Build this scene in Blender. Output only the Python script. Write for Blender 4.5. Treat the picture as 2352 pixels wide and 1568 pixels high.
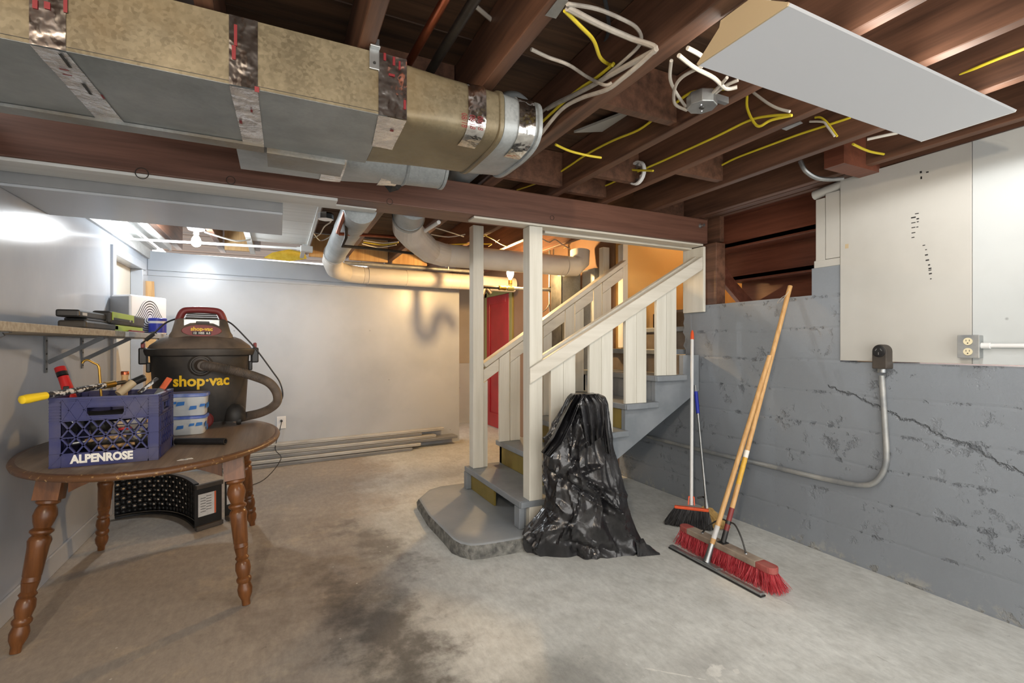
import bpy, bmesh, math, random
from mathutils import Vector, Matrix, noise

for _o in list(bpy.data.objects):
    bpy.data.objects.remove(_o)
scene = bpy.context.scene
col = scene.collection

# ------------------------------------------------------------------ camera
F = 1111.0; CX = 1176.0; CV = 791.0; H = 1.25          # focal length and horizon in pixels of 2352x1568, eye height in m
YAW = math.atan(536 / F); S = math.sin(YAW); C = math.cos(YAW)
cam_data = bpy.data.cameras.new('camera'); cam = bpy.data.objects.new('camera', cam_data); col.objects.link(cam)
cam_data.sensor_width = 36.0; cam_data.lens = F / 2352 * 36.0
cam_data.shift_y = (CV - 784.0) / 2352.0
cam_data.clip_start = 0.02
cam.location = (0, 0, H); cam.rotation_euler = (math.pi / 2, 0, -YAW)
scene.camera = cam

# ------------------------------------------------------------------ world, exposure
world = bpy.data.worlds.new('world'); scene.world = world; world.use_nodes = True
world.node_tree.nodes['Background'].inputs[0].default_value = (1.0, 0.97, 0.93, 1)
world.node_tree.nodes['Background'].inputs[1].default_value = 1.9
scene.view_settings.view_transform = 'Standard'; scene.view_settings.look = 'None'
scene.view_settings.gamma = 1.0; scene.view_settings.use_curve_mapping = False
scene.view_settings.exposure = 0.84
BULB_COOL = 340.0; BULB_WARM = 900.0; BULB_FRONT = 950.0; BULB_UP = 220.0; TUBE = 0.12; TUBE_W = 4.8; TUBE_SIDE = 6.0

# ------------------------------------------------------------------ helpers
def ray(u, v):
    r = (u - CX) / F
    return Vector((S + r * C, C - r * S, (CV - v) / F))
def at(u, v, X=None, Y=None, Z=None, D=None):
    d = ray(u, v)
    if X is not None: t = X / d.x
    elif Y is not None: t = Y / d.y
    elif Z is not None: t = (Z - H) / d.z
    else: t = D
    return Vector((d.x * t, d.y * t, H + d.z * t))

def lin(c):
    return tuple(((x / 255) / 12.92 if x / 255 <= 0.04045 else ((x / 255 + 0.055) / 1.055) ** 2.4) for x in c) + (1,)

class MB:
    def __init__(s): s.v = []; s.f = []
    def add(s, vs, fs):
        n = len(s.v); s.v += [Vector(p) for p in vs]; s.f += [tuple(i + n for i in f) for f in fs]; return s
    def box(s, x0, x1, y0, y1, z0, z1):
        return s.add([(x0,y0,z0),(x1,y0,z0),(x1,y1,z0),(x0,y1,z0),(x0,y0,z1),(x1,y0,z1),(x1,y1,z1),(x0,y1,z1)],
                     [(3,2,1,0),(4,5,6,7),(0,1,5,4),(1,2,6,5),(2,3,7,6),(3,0,4,7)])
    def obox(s, c, ax, ay, az):
        c, ax, ay, az = Vector(c), Vector(ax), Vector(ay), Vector(az)
        if ax.cross(ay).dot(az) < 0: az = -az
        P = [c + ax*i + ay*j + az*k for k in (-1, 1) for i, j in ((-1,-1),(1,-1),(1,1),(-1,1))]
        return s.add(P, [(3,2,1,0),(4,5,6,7),(0,1,5,4),(1,2,6,5),(2,3,7,6),(3,0,4,7)])
    def bar(s, p, q, w, h, up=(0, 0, 1)):          # rectangular bar p->q, width w sideways, height h along up
        p, q = Vector(p), Vector(q); d = (q - p); t = d.normalized(); side = t.cross(Vector(up)).normalized(); u = side.cross(t).normalized()
        return s.obox((p + q) / 2, d / 2, side * w / 2, u * h / 2)
    def prism(s, pts, ext):                        # planar polygon extruded by vector ext
        pts = [Vector(p) for p in pts]; ext = Vector(ext); n = len(pts)
        nrm = Vector((0, 0, 0))
        for i in range(n):
            nrm += pts[i].cross(pts[(i + 1) % n])
        if nrm.dot(ext) > 0: pts = pts[::-1]
        fs = [tuple(range(n)), tuple(range(2*n-1, n-1, -1))] + [((i+1) % n, i, i + n, (i+1) % n + n) for i in range(n)]
        return s.add(pts + [p + ext for p in pts], fs)
    def loft(s, rings, cap=True, closed=True):
        n = len(rings[0]); vs = [p for r in rings for p in r]; fs = []
        for k in range(len(rings) - 1):
            for i in range(n if closed else n - 1):
                j = (i + 1) % n
                fs.append((k*n+i, k*n+j, (k+1)*n+j, (k+1)*n+i))
        if cap:
            fs.append(tuple(range(n - 1, -1, -1))); fs.append(tuple((len(rings)-1)*n + i for i in range(n)))
        return s.add(vs, fs)
    def tube(s, pts, r, n=8, cap=True, flat=1.0):
        pts = [Vector(p) for p in pts]; rs = r if isinstance(r, (list, tuple)) else [r] * len(pts)
        rings = []; prev = None
        for i, p in enumerate(pts):
            t = (pts[min(i+1, len(pts)-1)] - pts[max(i-1, 0)]).normalized()
            if prev is None:
                a = t.cross(Vector((0, 0, 1)))
                if a.length < 1e-3: a = t.cross(Vector((0, 1, 0)))
                a.normalize()
            else:
                a = (prev - t * prev.dot(t)).normalized()
            prev = a; b = t.cross(a)
            rings.append([p + (a * math.cos(2*math.pi*k/n) + b * math.sin(2*math.pi*k/n) * flat) * rs[i] for k in range(n)])
        return s.loft(rings, cap)
    def lathe(s, prof, o=(0,0,0), axis=(0,0,1), n=20, cap=True, sx=1.0, sy=1.0, ref=None):
        o = Vector(o); ax = Vector(axis).normalized()
        a = Vector(ref) if ref else (Vector((1,0,0)) if abs(ax.x) < 0.8 else Vector((0,1,0)))
        a = (a - ax * a.dot(ax)).normalized(); b = ax.cross(a)
        rings = [[o + ax*z + (a*math.cos(2*math.pi*k/n)*sx + b*math.sin(2*math.pi*k/n)*sy) * max(r, 1e-4) for k in range(n)] for r, z in prof]
        return s.loft(rings, cap)
    def build(s, name, mat, parent=None, smooth=False, bevel=0, seg=2, sharp=0.7, shadow=True):
        me = bpy.data.meshes.new(name); me.from_pydata([tuple(v) for v in s.v], [], s.f); me.validate(); me.update()
        if smooth:
            me.polygons.foreach_set('use_smooth', [True] * len(me.polygons)); me.set_sharp_from_angle(angle=sharp)
        o = bpy.data.objects.new(name, me); col.objects.link(o)
        me.materials.append(mat)
        if parent is not None:
            o.parent = parent
            L = Vector(parent.location); pp = parent.parent
            while pp is not None: L = L + Vector(pp.location); pp = pp.parent
            o.location = -L
        if bevel:
            m = o.modifiers.new('bevel', 'BEVEL'); m.width = bevel; m.segments = seg; m.limit_method = 'ANGLE'; m.angle_limit = 0.6
        return o

def thing(name, label, cat, loc=(0, 0, 0), group=None):
    o = bpy.data.objects.new(name, None); col.objects.link(o); o.location = loc; o.empty_display_size = 0.05
    o['label'] = label; o['category'] = cat
    if group: o['group'] = group
    return o
def tag(o, label, cat, group=None):
    o['label'] = label; o['category'] = cat
    if group: o['group'] = group
    return o
def struct(o, label=None):
    o['kind'] = 'structure'
    if label: o['label'] = label
    return o
def copyto(src, parent, loc):
    c = src.copy(); col.objects.link(c); c.parent = parent; c.location = loc; return c
def spline(pts, k=6):
    P = [Vector(p) for p in pts]; out = []
    for i in range(len(P) - 1):
        p0 = P[max(i-1, 0)]; p1 = P[i]; p2 = P[i+1]; p3 = P[min(i+2, len(P)-1)]
        for j in range(k):
            t = j / k
            out.append(0.5 * ((2*p1) + (p2-p0)*t + (2*p0-5*p1+4*p2-p3)*t*t + (3*p1-p0-3*p2+p3)*t**3))
    out.append(P[-1]); return out
def text_mesh(txt, size, bold=0.0):                # flat text in XY, centred at origin; returns verts and faces
    cu = bpy.data.curves.new('txt', 'FONT'); cu.body = txt; cu.size = size; cu.offset = bold
    cu.align_x = 'CENTER'; cu.align_y = 'CENTER'; cu.resolution_u = 3
    o = bpy.data.objects.new('txt', cu); col.objects.link(o)
    dg = bpy.context.evaluated_depsgraph_get(); me = bpy.data.meshes.new_from_object(o.evaluated_get(dg))
    vs = [v.co.copy() for v in me.vertices]; fs = [tuple(p.vertices) for p in me.polygons]
    bpy.data.objects.remove(o); bpy.data.curves.remove(cu); bpy.data.meshes.remove(me)
    return vs, fs
def lettering(txt, size, origin, ax, ay, mat, parent, name='lettering', bold=0.0, wide=1.0, fn=None, depth=0.0):
    vs, fs = text_mesh(txt, size, bold); mb = MB(); ax = Vector(ax).normalized(); ay = Vector(ay).normalized(); origin = Vector(origin)
    P = [fn(v.x * wide, v.y) if fn else origin + ax * v.x * wide + ay * v.y for v in vs]
    mb.add(P, fs)
    return mb.build(name, mat, parent)

# ------------------------------------------------------------------ materials
def nt(name):
    m = bpy.data.materials.new(name); m.use_nodes = True; t = m.node_tree
    return m, t, t.nodes['Principled BSDF']
def N(t, typ, **kw):
    n = t.nodes.new(typ)
    for k, v in kw.items(): setattr(n, k, v)
    return n
def L(t, a, b): t.links.new(a, b)
def ramp(t, src, stops):
    r = N(t, 'ShaderNodeValToRGB'); e = r.color_ramp.elements
    while len(e) < len(stops): e.new(0.5)
    for i, (p, c) in enumerate(stops): e[i].position = p; e[i].color = c if len(c) == 4 else lin(c)
    L(t, src, r.inputs[0]); return r.outputs[0]
def mapping(t, scale=(1, 1, 1), coord='Object', rot=(0, 0, 0)):
    tc = N(t, 'ShaderNodeTexCoord'); mp = N(t, 'ShaderNodeMapping'); mp.inputs['Scale'].default_value = scale; mp.inputs['Rotation'].default_value = rot
    L(t, tc.outputs[coord], mp.inputs[0]); return mp.outputs[0]
def worldpos(t, scale=(1, 1, 1)):
    g = N(t, 'ShaderNodeNewGeometry'); mp = N(t, 'ShaderNodeMapping'); mp.inputs['Scale'].default_value = scale
    L(t, g.outputs['Position'], mp.inputs[0]); return mp.outputs[0]
def noisef(t, vec, scale, detail=4, rough=0.55):
    n = N(t, 'ShaderNodeTexNoise'); n.inputs['Scale'].default_value = scale; n.inputs['Detail'].default_value = detail; n.inputs['Roughness'].default_value = rough
    L(t, vec, n.inputs['Vector']); return n.outputs['Fac']
def mixc(t, fac, a, b, blend='MIX'):
    m = N(t, 'ShaderNodeMix', data_type='RGBA', blend_type=blend)
    if isinstance(fac, (int, float)): m.inputs[0].default_value = fac
    else: L(t, fac, m.inputs[0])
    for s, x in ((6, a), (7, b)):
        if isinstance(x, tuple): m.inputs[s].default_value = x if len(x) == 4 else lin(x)
        else: L(t, x, m.inputs[s])
    return m.outputs[2]
def bump(t, b, h, strength=0.3, dist=0.01):
    n = N(t, 'ShaderNodeBump'); n.inputs['Strength'].default_value = strength; n.inputs['Distance'].default_value = dist
    L(t, h, n.inputs['Height']); L(t, n.outputs[0], b.inputs['Normal']); return n
def math_(t, op, a, b=None):
    m = N(t, 'ShaderNodeMath', operation=op)
    for i, x in enumerate((a, b)):
        if x is None: continue
        if isinstance(x, (int, float)): m.inputs[i].default_value = x
        else: L(t, x, m.inputs[i])
    return m.outputs[0]

def plain(name, c, c2=None, scale=8, rough=0.5, metal=0.0, b=0.0, bscale=40, stretch=(1, 1, 1), lo=0.35, hi=0.65, bd=0.004, coat=0):
    m, t, p = nt(name); p.inputs['Roughness'].default_value = rough; p.inputs['Metallic'].default_value = metal
    if coat: p.inputs['Coat Weight'].default_value = coat
    v = mapping(t, stretch)
    if c2: L(t, ramp(t, noisef(t, v, scale), [(lo, c), (hi, c2)]), p.inputs['Base Color'])
    else: p.inputs['Base Color'].default_value = lin(c)
    if b: bump(t, p, noisef(t, v, bscale, 5), b, bd)
    return m
def emis(name, c, s):
    m, t, p = nt(name); p.inputs['Base Color'].default_value = (*c, 1); p.inputs['Emission Color'].default_value = (*c, 1); p.inputs['Emission Strength'].default_value = s
    return m

def wood(name, dark, light, axis=0, scale=1.0, rough=0.55, spec=0.4, bumps=0.15, grain=22, knots=True, rnd=True):
    """grain runs along axis (0 x, 1 y, 2 z) of the object"""
    m, t, p = nt(name); p.inputs['Roughness'].default_value = rough; p.inputs['Specular IOR Level'].default_value = spec
    st = [grain * scale] * 3; st[axis] = 1.3 * scale
    tc = N(t, 'ShaderNodeTexCoord'); vec = tc.outputs['Object']
    if rnd:
        oi = N(t, 'ShaderNodeObjectInfo'); ad = N(t, 'ShaderNodeVectorMath', operation='ADD'); sc = N(t, 'ShaderNodeMath', operation='MULTIPLY'); sc.inputs[1].default_value = 37.0
        L(t, oi.outputs['Random'], sc.inputs[0]); cb = N(t, 'ShaderNodeCombineXYZ')
        for i in range(3): L(t, sc.outputs[0], cb.inputs[i])
        L(t, vec, ad.inputs[0]); L(t, cb.outputs[0], ad.inputs[1]); vec = ad.outputs[0]
    mp = N(t, 'ShaderNodeMapping'); mp.inputs['Scale'].default_value = st; L(t, vec, mp.inputs[0])
    n1 = noisef(t, mp.outputs[0], 1.0, 6, 0.65)
    mp2 = N(t, 'ShaderNodeMapping'); s2 = [3.0] * 3; s2[axis] = 0.5; mp2.inputs['Scale'].default_value = s2; L(t, vec, mp2.inputs[0])
    n2 = noisef(t, mp2.outputs[0], 1.0, 3)
    mx = math_(t, 'ADD', math_(t, 'MULTIPLY', n1, 0.65), math_(t, 'MULTIPLY', n2, 0.35))
    L(t, ramp(t, mx, [(0.36, dark), (0.64, light)]), p.inputs['Base Color'])
    if bumps: bump(t, p, n1, bumps, 0.004)
    return m

M = {}
# floor: pale worn concrete with brown tinge to the left, dark oily patches
def make_floor():
    m, t, p = nt('worn_concrete'); w = worldpos(t)
    n1 = noisef(t, w, 1.1, 6, 0.6); n2 = noisef(t, w, 6.0, 6, 0.65); n3 = noisef(t, w, 60, 3)
    base = mixc(t, ramp(t, n1, [(0.38, (0,0,0,1)), (0.62, (1,1,1,1))]), (196, 198, 194), (216, 218, 214))
    base = mixc(t, ramp(t, n2, [(0.45, (0,0,0,1)), (0.75, (.55,.55,.55,1))]), base, (172, 172, 166))
    sx = N(t, 'ShaderNodeSeparateXYZ'); L(t, w, sx.inputs[0])
    # brown-grey left of a ragged edge, partly warm lamplight painted in; paler right
    wob = math_(t, 'MULTIPLY', math_(t, 'SUBTRACT', n1, 0.5), 1.6); wob2 = math_(t, 'MULTIPLY', math_(t, 'SUBTRACT', n2, 0.5), 0.5)
    e = math_(t, 'ADD', math_(t, 'SUBTRACT', math_(t, 'MULTIPLY', math_(t, 'SUBTRACT', sx.outputs[1], 1.7), 0.14), math_(t, 'SUBTRACT', sx.outputs[0], 0.62)), math_(t, 'ADD', wob, wob2))
    left = ramp(t, e, [(0.0, (0,0,0,1)), (0.45, (1,1,1,1))])
    brown = mixc(t, n2, (144, 134, 123), (172, 162, 150))
    base = mixc(t, math_(t, 'MULTIPLY', left, 0.9), base, brown)
    # pale worn spots in the brown part
    sp = ramp(t, noisef(t, w, 2.3, 8, 0.75), [(0.54, (0,0,0,1)), (0.64, (.8,.8,.8,1))])
    base = mixc(t, math_(t, 'MULTIPLY', sp, left), base, (182, 170, 152))
    # dark oily stains: ellipses in the floor plane with ragged edges
    def spot(x, y, rx, ry, ang, amt, colr, base):
        mp = N(t, 'ShaderNodeMapping', vector_type='TEXTURE'); mp.inputs['Location'].default_value = (x, y, 0); mp.inputs['Rotation'].default_value = (0, 0, ang); mp.inputs['Scale'].default_value = (rx, ry, 1e3)
        L(t, w, mp.inputs[0]); ln = N(t, 'ShaderNodeVectorMath', operation='LENGTH'); L(t, mp.outputs[0], ln.inputs[0])
        q = math_(t, 'ADD', ln.outputs['Value'], math_(t, 'ADD', math_(t, 'MULTIPLY', math_(t, 'SUBTRACT', n2, 0.5), 2.6), math_(t, 'MULTIPLY', math_(t, 'SUBTRACT', n1, 0.5), 1.2)))
        k = ramp(t, q, [(0.25, (amt, amt, amt, 1)), (1.15, (0, 0, 0, 1))])
        return mixc(t, k, base, colr)
    base = spot(0.30, 2.6, 0.55, 0.9, 0.2, 0.45, (112, 100, 94), base)
    base = spot(0.42, 2.15, 0.22, 0.75, 0.25, 0.75, (78, 74, 70), base)
    base = spot(0.36, 1.72, 0.28, 0.35, 0.1, 0.6, (84, 82, 78), base)
    base = spot(0.55, 3.1, 0.16, 0.55, 0.3, 0.6, (96, 88, 82), base)
    base = spot(0.95, 1.55, 0.3, 0.16, 0.0, 0.55, (112, 112, 108), base)
    base = spot(1.55, 1.40, 0.3, 0.12, 0.2, 0.35, (126, 124, 120), base)
    base = spot(0.1, 3.6, 0.5, 0.3, 0.0, 0.3, (118, 106, 96), base)
    # white paint splash and scratch
    def splash(x, y, rx, ry, ang, base, thr=0.62):
        mp = N(t, 'ShaderNodeMapping', vector_type='TEXTURE'); mp.inputs['Location'].default_value = (x, y, 0); mp.inputs['Rotation'].default_value = (0, 0, ang); mp.inputs['Scale'].default_value = (rx, ry, 1e3)
        L(t, w, mp.inputs[0]); ln = N(t, 'ShaderNodeVectorMath', operation='LENGTH'); L(t, mp.outputs[0], ln.inputs[0])
        q = math_(t, 'ADD', ln.outputs['Value'], math_(t, 'MULTIPLY', math_(t, 'SUBTRACT', noisef(t, w, 22, 4), 0.5), 3.0))
        return mixc(t, ramp(t, q, [(0.5, (.8,.8,.8,1)), (0.75, (0,0,0,1))]), base, (226, 226, 220))
    base = splash(1.50, 1.32, 0.07, 0.035, 0.5, base)
    base = splash(1.57, 1.29, 0.03, 0.02, 0.5, base)
    base = splash(1.34, 1.40, 0.16, 0.006, -0.75, base)
    spk = N(t, 'ShaderNodeTexVoronoi'); spk.inputs['Scale'].default_value = 9; L(t, w, spk.inputs['Vector'])
    base = mixc(t, ramp(t, spk.outputs['Distance'], [(0.03, (.8,.8,.8,1)), (0.05, (0,0,0,1))]), base, (214, 212, 205))
    dk = ramp(t, noisef(t, worldpos(t, (1, 1, 1)), 14, 8, 0.75), [(0.62, (0,0,0,1)), (0.72, (.5,.5,.5,1))])
    base = mixc(t, dk, base, (96, 92, 86))
    fine = ramp(t, noisef(t, worldpos(t, (1, 0.45, 1)), 34, 6, 0.75), [(0.3, (.80,.80,.80,1)), (0.7, (1.12,1.12,1.12,1))])
    base = mixc(t, 1.0, base, fine, 'MULTIPLY')
    scr = ramp(t, noisef(t, worldpos(t, (14, 2.2, 1)), 1.6, 7, 0.7), [(0.62, (0,0,0,1)), (0.70, (.55,.55,.55,1))])
    base = mixc(t, math_(t, 'MULTIPLY', scr, ramp(t, n1, [(0.48, (0,0,0,1)), (0.58, (1,1,1,1))])), base, (104, 100, 94))
    L(t, base, p.inputs['Base Color']); p.inputs['Roughness'].default_value = 0.62; p.inputs['Specular IOR Level'].default_value = 0.35
    bump(t, p, math_(t, 'ADD', math_(t, 'MULTIPLY', n3, 0.3), n2), 0.12, 0.01)
    return m
M['floor'] = make_floor()

def make_wallpaint(name, c, rough, b=0.08):
    m, t, p = nt(name); w = worldpos(t)
    n = noisef(t, w, 1.4, 5); n2 = noisef(t, worldpos(t, (1, 1, 0.25)), 26, 4)
    c2 = tuple(max(0, x - 14) for x in c)
    base = mixc(t, ramp(t, n, [(0.4, (0,0,0,1)), (0.7, (1,1,1,1))]), c, c2)
    sp = N(t, 'ShaderNodeTexVoronoi'); sp.inputs['Scale'].default_value = 3.3; L(t, w, sp.inputs['Vector'])
    base = mixc(t, ramp(t, sp.outputs['Distance'], [(0.012, (.6,.6,.6,1)), (0.03, (0,0,0,1))]), base, (96, 96, 100))
    L(t, base, p.inputs['Base Color']); p.inputs['Roughness'].default_value = rough
    bump(t, p, math_(t, 'ADD', n2, noisef(t, w, 3, 2)), b, 0.006)
    return m
M['gloss_wall'] = make_wallpaint('gloss_grey_paint', (178, 184, 193), 0.16, 0.05)
M['back_wall'] = make_wallpaint('satin_grey_paint', (178, 184, 192), 0.3, 0.05)
M['white_panel'] = make_wallpaint('white_panel_paint', (188, 187, 181), 0.5, 0.12)
M['white_panel_cool'] = make_wallpaint('cool_white_panel_paint', (194, 199, 199), 0.5, 0.08)
M['brown_wall'] = make_wallpaint('brown_beige_wall', (136, 108, 86), 0.7)
M['worn_riser'] = plain('worn_brown_riser', (92, 78, 62), (122, 110, 98), 5, 0.6)
M['beige_wall'] = make_wallpaint('beige_wall_paint', (186, 172, 150), 0.6)
M['yellow_wall'] = make_wallpaint('ochre_wall_paint', (226, 182, 110), 0.7)

def make_concrete_paint():
    m, t, p = nt('grey_painted_concrete'); g = N(t, 'ShaderNodeNewGeometry'); w = worldpos(t)
    sx = N(t, 'ShaderNodeSeparateXYZ'); L(t, w, sx.inputs[0]); y, z = sx.outputs[1], sx.outputs[2]
    n1 = noisef(t, w, 1.7, 5); n2 = noisef(t, w, 13, 6, 0.7); n3 = noisef(t, w, 45, 5, 0.7)
    # form-board lines: a fine step every 0.19 m
    zz = math_(t, 'ADD', z, math_(t, 'MULTIPLY', math_(t, 'SUBTRACT', noisef(t, w, 2.5, 3), 0.5), 0.035))
    fr = math_(t, 'FRACT', math_(t, 'DIVIDE', zz, 0.192))
    line = ramp(t, fr, [(0.0, (1,1,1,1)), (0.07, (0.0,0,0,1)), (0.93, (0.0,0,0,1)), (1.0, (1,1,1,1))])
    pit = ramp(t, n2, [(0.54, (0,0,0,1)), (0.68, (1,1,1,1))])
    near = math_(t, 'MULTIPLY', pit, math_(t, 'ADD', math_(t, 'MULTIPLY', line, 1.0), ramp(t, noisef(t, w, 3.4, 3), [(0.5, (0,0,0,1)), (0.62, (.8,.8,.8,1))])))
    # the long crack falling from the middle of the wall to the right
    cr = math_(t, 'SUBTRACT', math_(t, 'ADD', math_(t, 'MULTIPLY', math_(t, 'SUBTRACT', y, 1.72), 0.38), 0.985), math_(t, 'SUBTRACT', z, math_(t, 'MULTIPLY', math_(t, 'SUBTRACT', noisef(t, w, 9, 5, 0.7), 0.5), 0.12)))
    crk = ramp(t, math_(t, 'ABSOLUTE', cr), [(0.0, (1,1,1,1)), (0.012, (0,0,0,1))])
    crm = ramp(t, y, [(0.0, (1,1,1,1)), (1.62, (1,1,1,1)), (1.75, (0,0,0,1))]) if False else math_(t, 'LESS_THAN', y, 1.78)
    crk = math_(t, 'MULTIPLY', crk, crm)
    h = math_(t, 'SUBTRACT', math_(t, 'ADD', math_(t, 'MULTIPLY', n1, 0.5), math_(t, 'MULTIPLY', n3, 0.12)), math_(t, 'ADD', math_(t, 'MULTIPLY', near, 0.75), math_(t, 'ADD', math_(t, 'MULTIPLY', crk, 0.5), math_(t, 'MULTIPLY', line, 0.10))))
    bump(t, p, h, 1.0, 0.017)
    base = mixc(t, n1, (126, 132, 139), (142, 149, 156))
    base = mixc(t, math_(t, 'MULTIPLY', crk, 0.6), base, (84, 88, 92))
    # crumbling foot of the wall
    ft = math_(t, 'MULTIPLY', ramp(t, z, [(0.0, (1,1,1,1)), (0.09, (0,0,0,1))]), ramp(t, n2, [(0.5, (0,0,0,1)), (0.6, (.8,.8,.8,1))]))
    base = mixc(t, ft, base, (170, 168, 160))
    L(t, base, p.inputs['Base Color']); p.inputs['Roughness'].default_value = 0.36
    return m
M['concrete_paint'] = make_concrete_paint()

M['joist_wood'] = wood('dark_joist_wood', (62, 43, 34), (120, 85, 66), axis=1, rough=0.5)
M['plank_wood'] = wood('subfloor_wood', (44, 31, 23), (96, 70, 50), axis=0, rough=0.7)
M['beam_wood'] = wood('brown_beam_wood', (86, 59, 49), (124, 88, 74), axis=0, rough=0.42, grain=30)
M['brown_paint'] = wood('brown_stained_board', (92, 53, 40), (128, 78, 60), axis=1, rough=0.35)
M['post_paint'] = wood('cream_painted_wood', (206, 203, 190), (226, 224, 213), axis=2, rough=0.55, bumps=0.25)
M['rail_paint'] = wood('cream_painted_rail', (205, 200, 186), (226, 222, 210), axis=0, rough=0.55, bumps=0.2)
M['white_wood'] = wood('grey_white_painted_wood', (196, 197, 194), (216, 218, 217), axis=0, rough=0.5, bumps=0.2)
M['raw_wood'] = wood('raw_pine', (176, 134, 84), (214, 178, 124), axis=2, rough=0.6)
M['handle_wood'] = wood('ash_handle', (186, 140, 84), (216, 176, 122), axis=2, rough=0.45, grain=60)
M['table_wood'] = wood('worn_table_top', (92, 78, 66), (136, 118, 100), axis=1, rough=0.42, grain=26)
M['leg_wood'] = wood('maple_stain', (72, 42, 20), (126, 80, 44), axis=2, rough=0.28, grain=30)
M['stair_paint'] = plain('grey_stair_paint', (124, 131, 137), (140, 146, 152), 6, 0.42, b=0.1)
M['pad_paint'] = plain('grey_pad_paint', (138, 144, 148), (158, 162, 164), 3, 0.38, b=0.35, bscale=18)
M['pad_edge'] = plain('crumbled_pad_edge', (88, 88, 86), (140, 140, 134), 24, 0.8, b=1.0, bscale=55, bd=0.02)
M['olive_paint'] = plain('olive_riser_paint', (122, 106, 44), (140, 122, 58), 6, 0.5)
M['red_paint'] = plain('red_door_paint', (140, 26, 34), (158, 34, 42), 4, 0.35)
M['black_plastic'] = plain('black_plastic', (22, 22, 23), (36, 36, 37), 6, 0.42)
M['dusty_black'] = plain('dusty_black_plastic', (34, 33, 32), (84, 76, 68), 3.2, 0.55, lo=0.42, hi=0.72)
M['dusty_brown'] = plain('dusty_brown_plastic', (66, 60, 55), (120, 104, 90), 5, 0.6)
M['dusty_red'] = plain('dusty_red_plastic', (112, 34, 36), (140, 60, 58), 6, 0.5)
M['chrome'] = plain('chrome', (190, 190, 192), None, rough=0.2, metal=1.0)
M['steel'] = plain('galvanised_steel', (150, 154, 156), (180, 183, 184), 12, 0.38, 0.9)
M['dark_steel'] = plain('dark_steel', (62, 62, 62), (84, 84, 82), 10, 0.5, 0.7)
M['white_metal'] = plain('white_enamel', (226, 227, 226), None, rough=0.4)
M['cream_metal'] = plain('beige_enamel', (186, 168, 136), None, rough=0.5)
M['pipe_paint'] = plain('grey_painted_conduit', (138, 142, 144), (176, 176, 172), 9, 0.42, 0.35, b=0.2)
M['white_duct'] = plain('white_painted_duct', (206, 202, 196), (222, 219, 213), 3, 0.45, b=0.06, bscale=12)
M['copper'] = plain('copper', (150, 82, 56), (176, 104, 76), 8, 0.35, 0.9)
M['brass'] = plain('brass', (176, 140, 66), None, rough=0.35, metal=0.9)
M['iron'] = plain('black_iron', (48, 44, 40), (66, 60, 54), 12, 0.5, 0.6)
M['cable_white'] = plain('white_cable', (204, 200, 190), None, rough=0.45)
M['cable_grey'] = plain('grey_cable', (158, 150, 140), (180, 174, 164), 20, 0.5)
M['cable_yellow'] = plain('yellow_cable', (216, 196, 52), None, rough=0.4)
M['cable_black'] = plain('black_cable', (24, 24, 26), None, rough=0.45)
M['cable_dark'] = plain('dark_grey_cable', (52, 56, 60), None, rough=0.5)
M['rubber'] = plain('black_rubber', (30, 30, 30), None, rough=0.6)
M['blue_plastic'] = plain('blue_crate_plastic', (42, 46, 98), (80, 78, 100), 9, 0.45, lo=0.45, hi=0.8)
M['white_print'] = plain('white_print', (232, 230, 222), None, rough=0.6)
M['yellow_print'] = plain('yellow_print', (234, 190, 30), None, rough=0.5)
M['black_print'] = plain('black_print', (30, 28, 28), None, rough=0.6)
M['red_print'] = plain('red_print', (118, 30, 36), None, rough=0.5)
M['yellow_plastic'] = plain('yellow_plastic', (240, 206, 40), None, rough=0.35)
M['red_plastic'] = plain('red_plastic', (190, 34, 36), None, rough=0.4)
M['orange_plastic'] = plain('orange_plastic', (232, 92, 48), None, rough=0.4)
M['blue_tape'] = plain('blue_tape', (30, 98, 176), (44, 116, 190), 12, 0.6)
M['blue_lid'] = plain('blue_lid', (52, 84, 176), (120, 138, 186), 14, 0.4)
M['cloudy_plastic'] = plain('cloudy_plastic', (186, 190, 192), (208, 210, 208), 8, 0.35)
M['blue_label'] = plain('blue_label', (36, 52, 170), None, rough=0.4)
M['green_plastic'] = plain('lime_plastic', (160, 186, 40), None, rough=0.4)
M['tan_wood'] = plain('tan_wood_handle', (186, 146, 96), (206, 168, 120), 10, 0.5)
M['orange_metal'] = plain('orange_painted_metal', (206, 96, 56), None, rough=0.45)
M['paper_label'] = plain('paper_label', (206, 206, 204), (190, 190, 190), 30, 0.6)
M['bristle_red'] = plain('red_bristle', (176, 46, 58), (198, 72, 80), 30, 0.5)
M['bristle_black'] = plain('black_bristle', (40, 40, 42), (60, 60, 62), 30, 0.55)
M['bristle_straw'] = plain('straw_bristle', (176, 146, 88), (204, 172, 112), 30, 0.6)
M['broom_block'] = plain('worn_broom_block', (134, 118, 104), (168, 154, 138), 8, 0.6)
M['broom_red'] = plain('worn_red_block', (158, 60, 58), (168, 96, 88), 14, 0.6)
M['shelf_board'] = plain('particle_board', (150, 138, 118), (176, 166, 148), 60, 0.7)
M['shelf_paint'] = plain('grey_shelf_paint', (150, 153, 156), (168, 171, 174), 30, 0.5)
M['grey_metal'] = plain('grey_bracket_metal', (104, 106, 108), (122, 124, 126), 10, 0.45, 0.3)
M['board_white'] = plain('white_trim_boards', (196, 196, 192), (176, 174, 168), 3, 0.4)
M['grey_board'] = plain('grey_trim_boards', (128, 130, 132), (146, 148, 150), 3, 0.45)
M['door_white'] = plain('off_white_door', (216, 212, 200), None, rough=0.5)
M['grille_dark'] = plain('dark_grille_slots', (40, 40, 42), None, rough=0.6)
M['white_plastic'] = plain('white_plastic', (226, 228, 230), None, rough=0.4)
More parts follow.
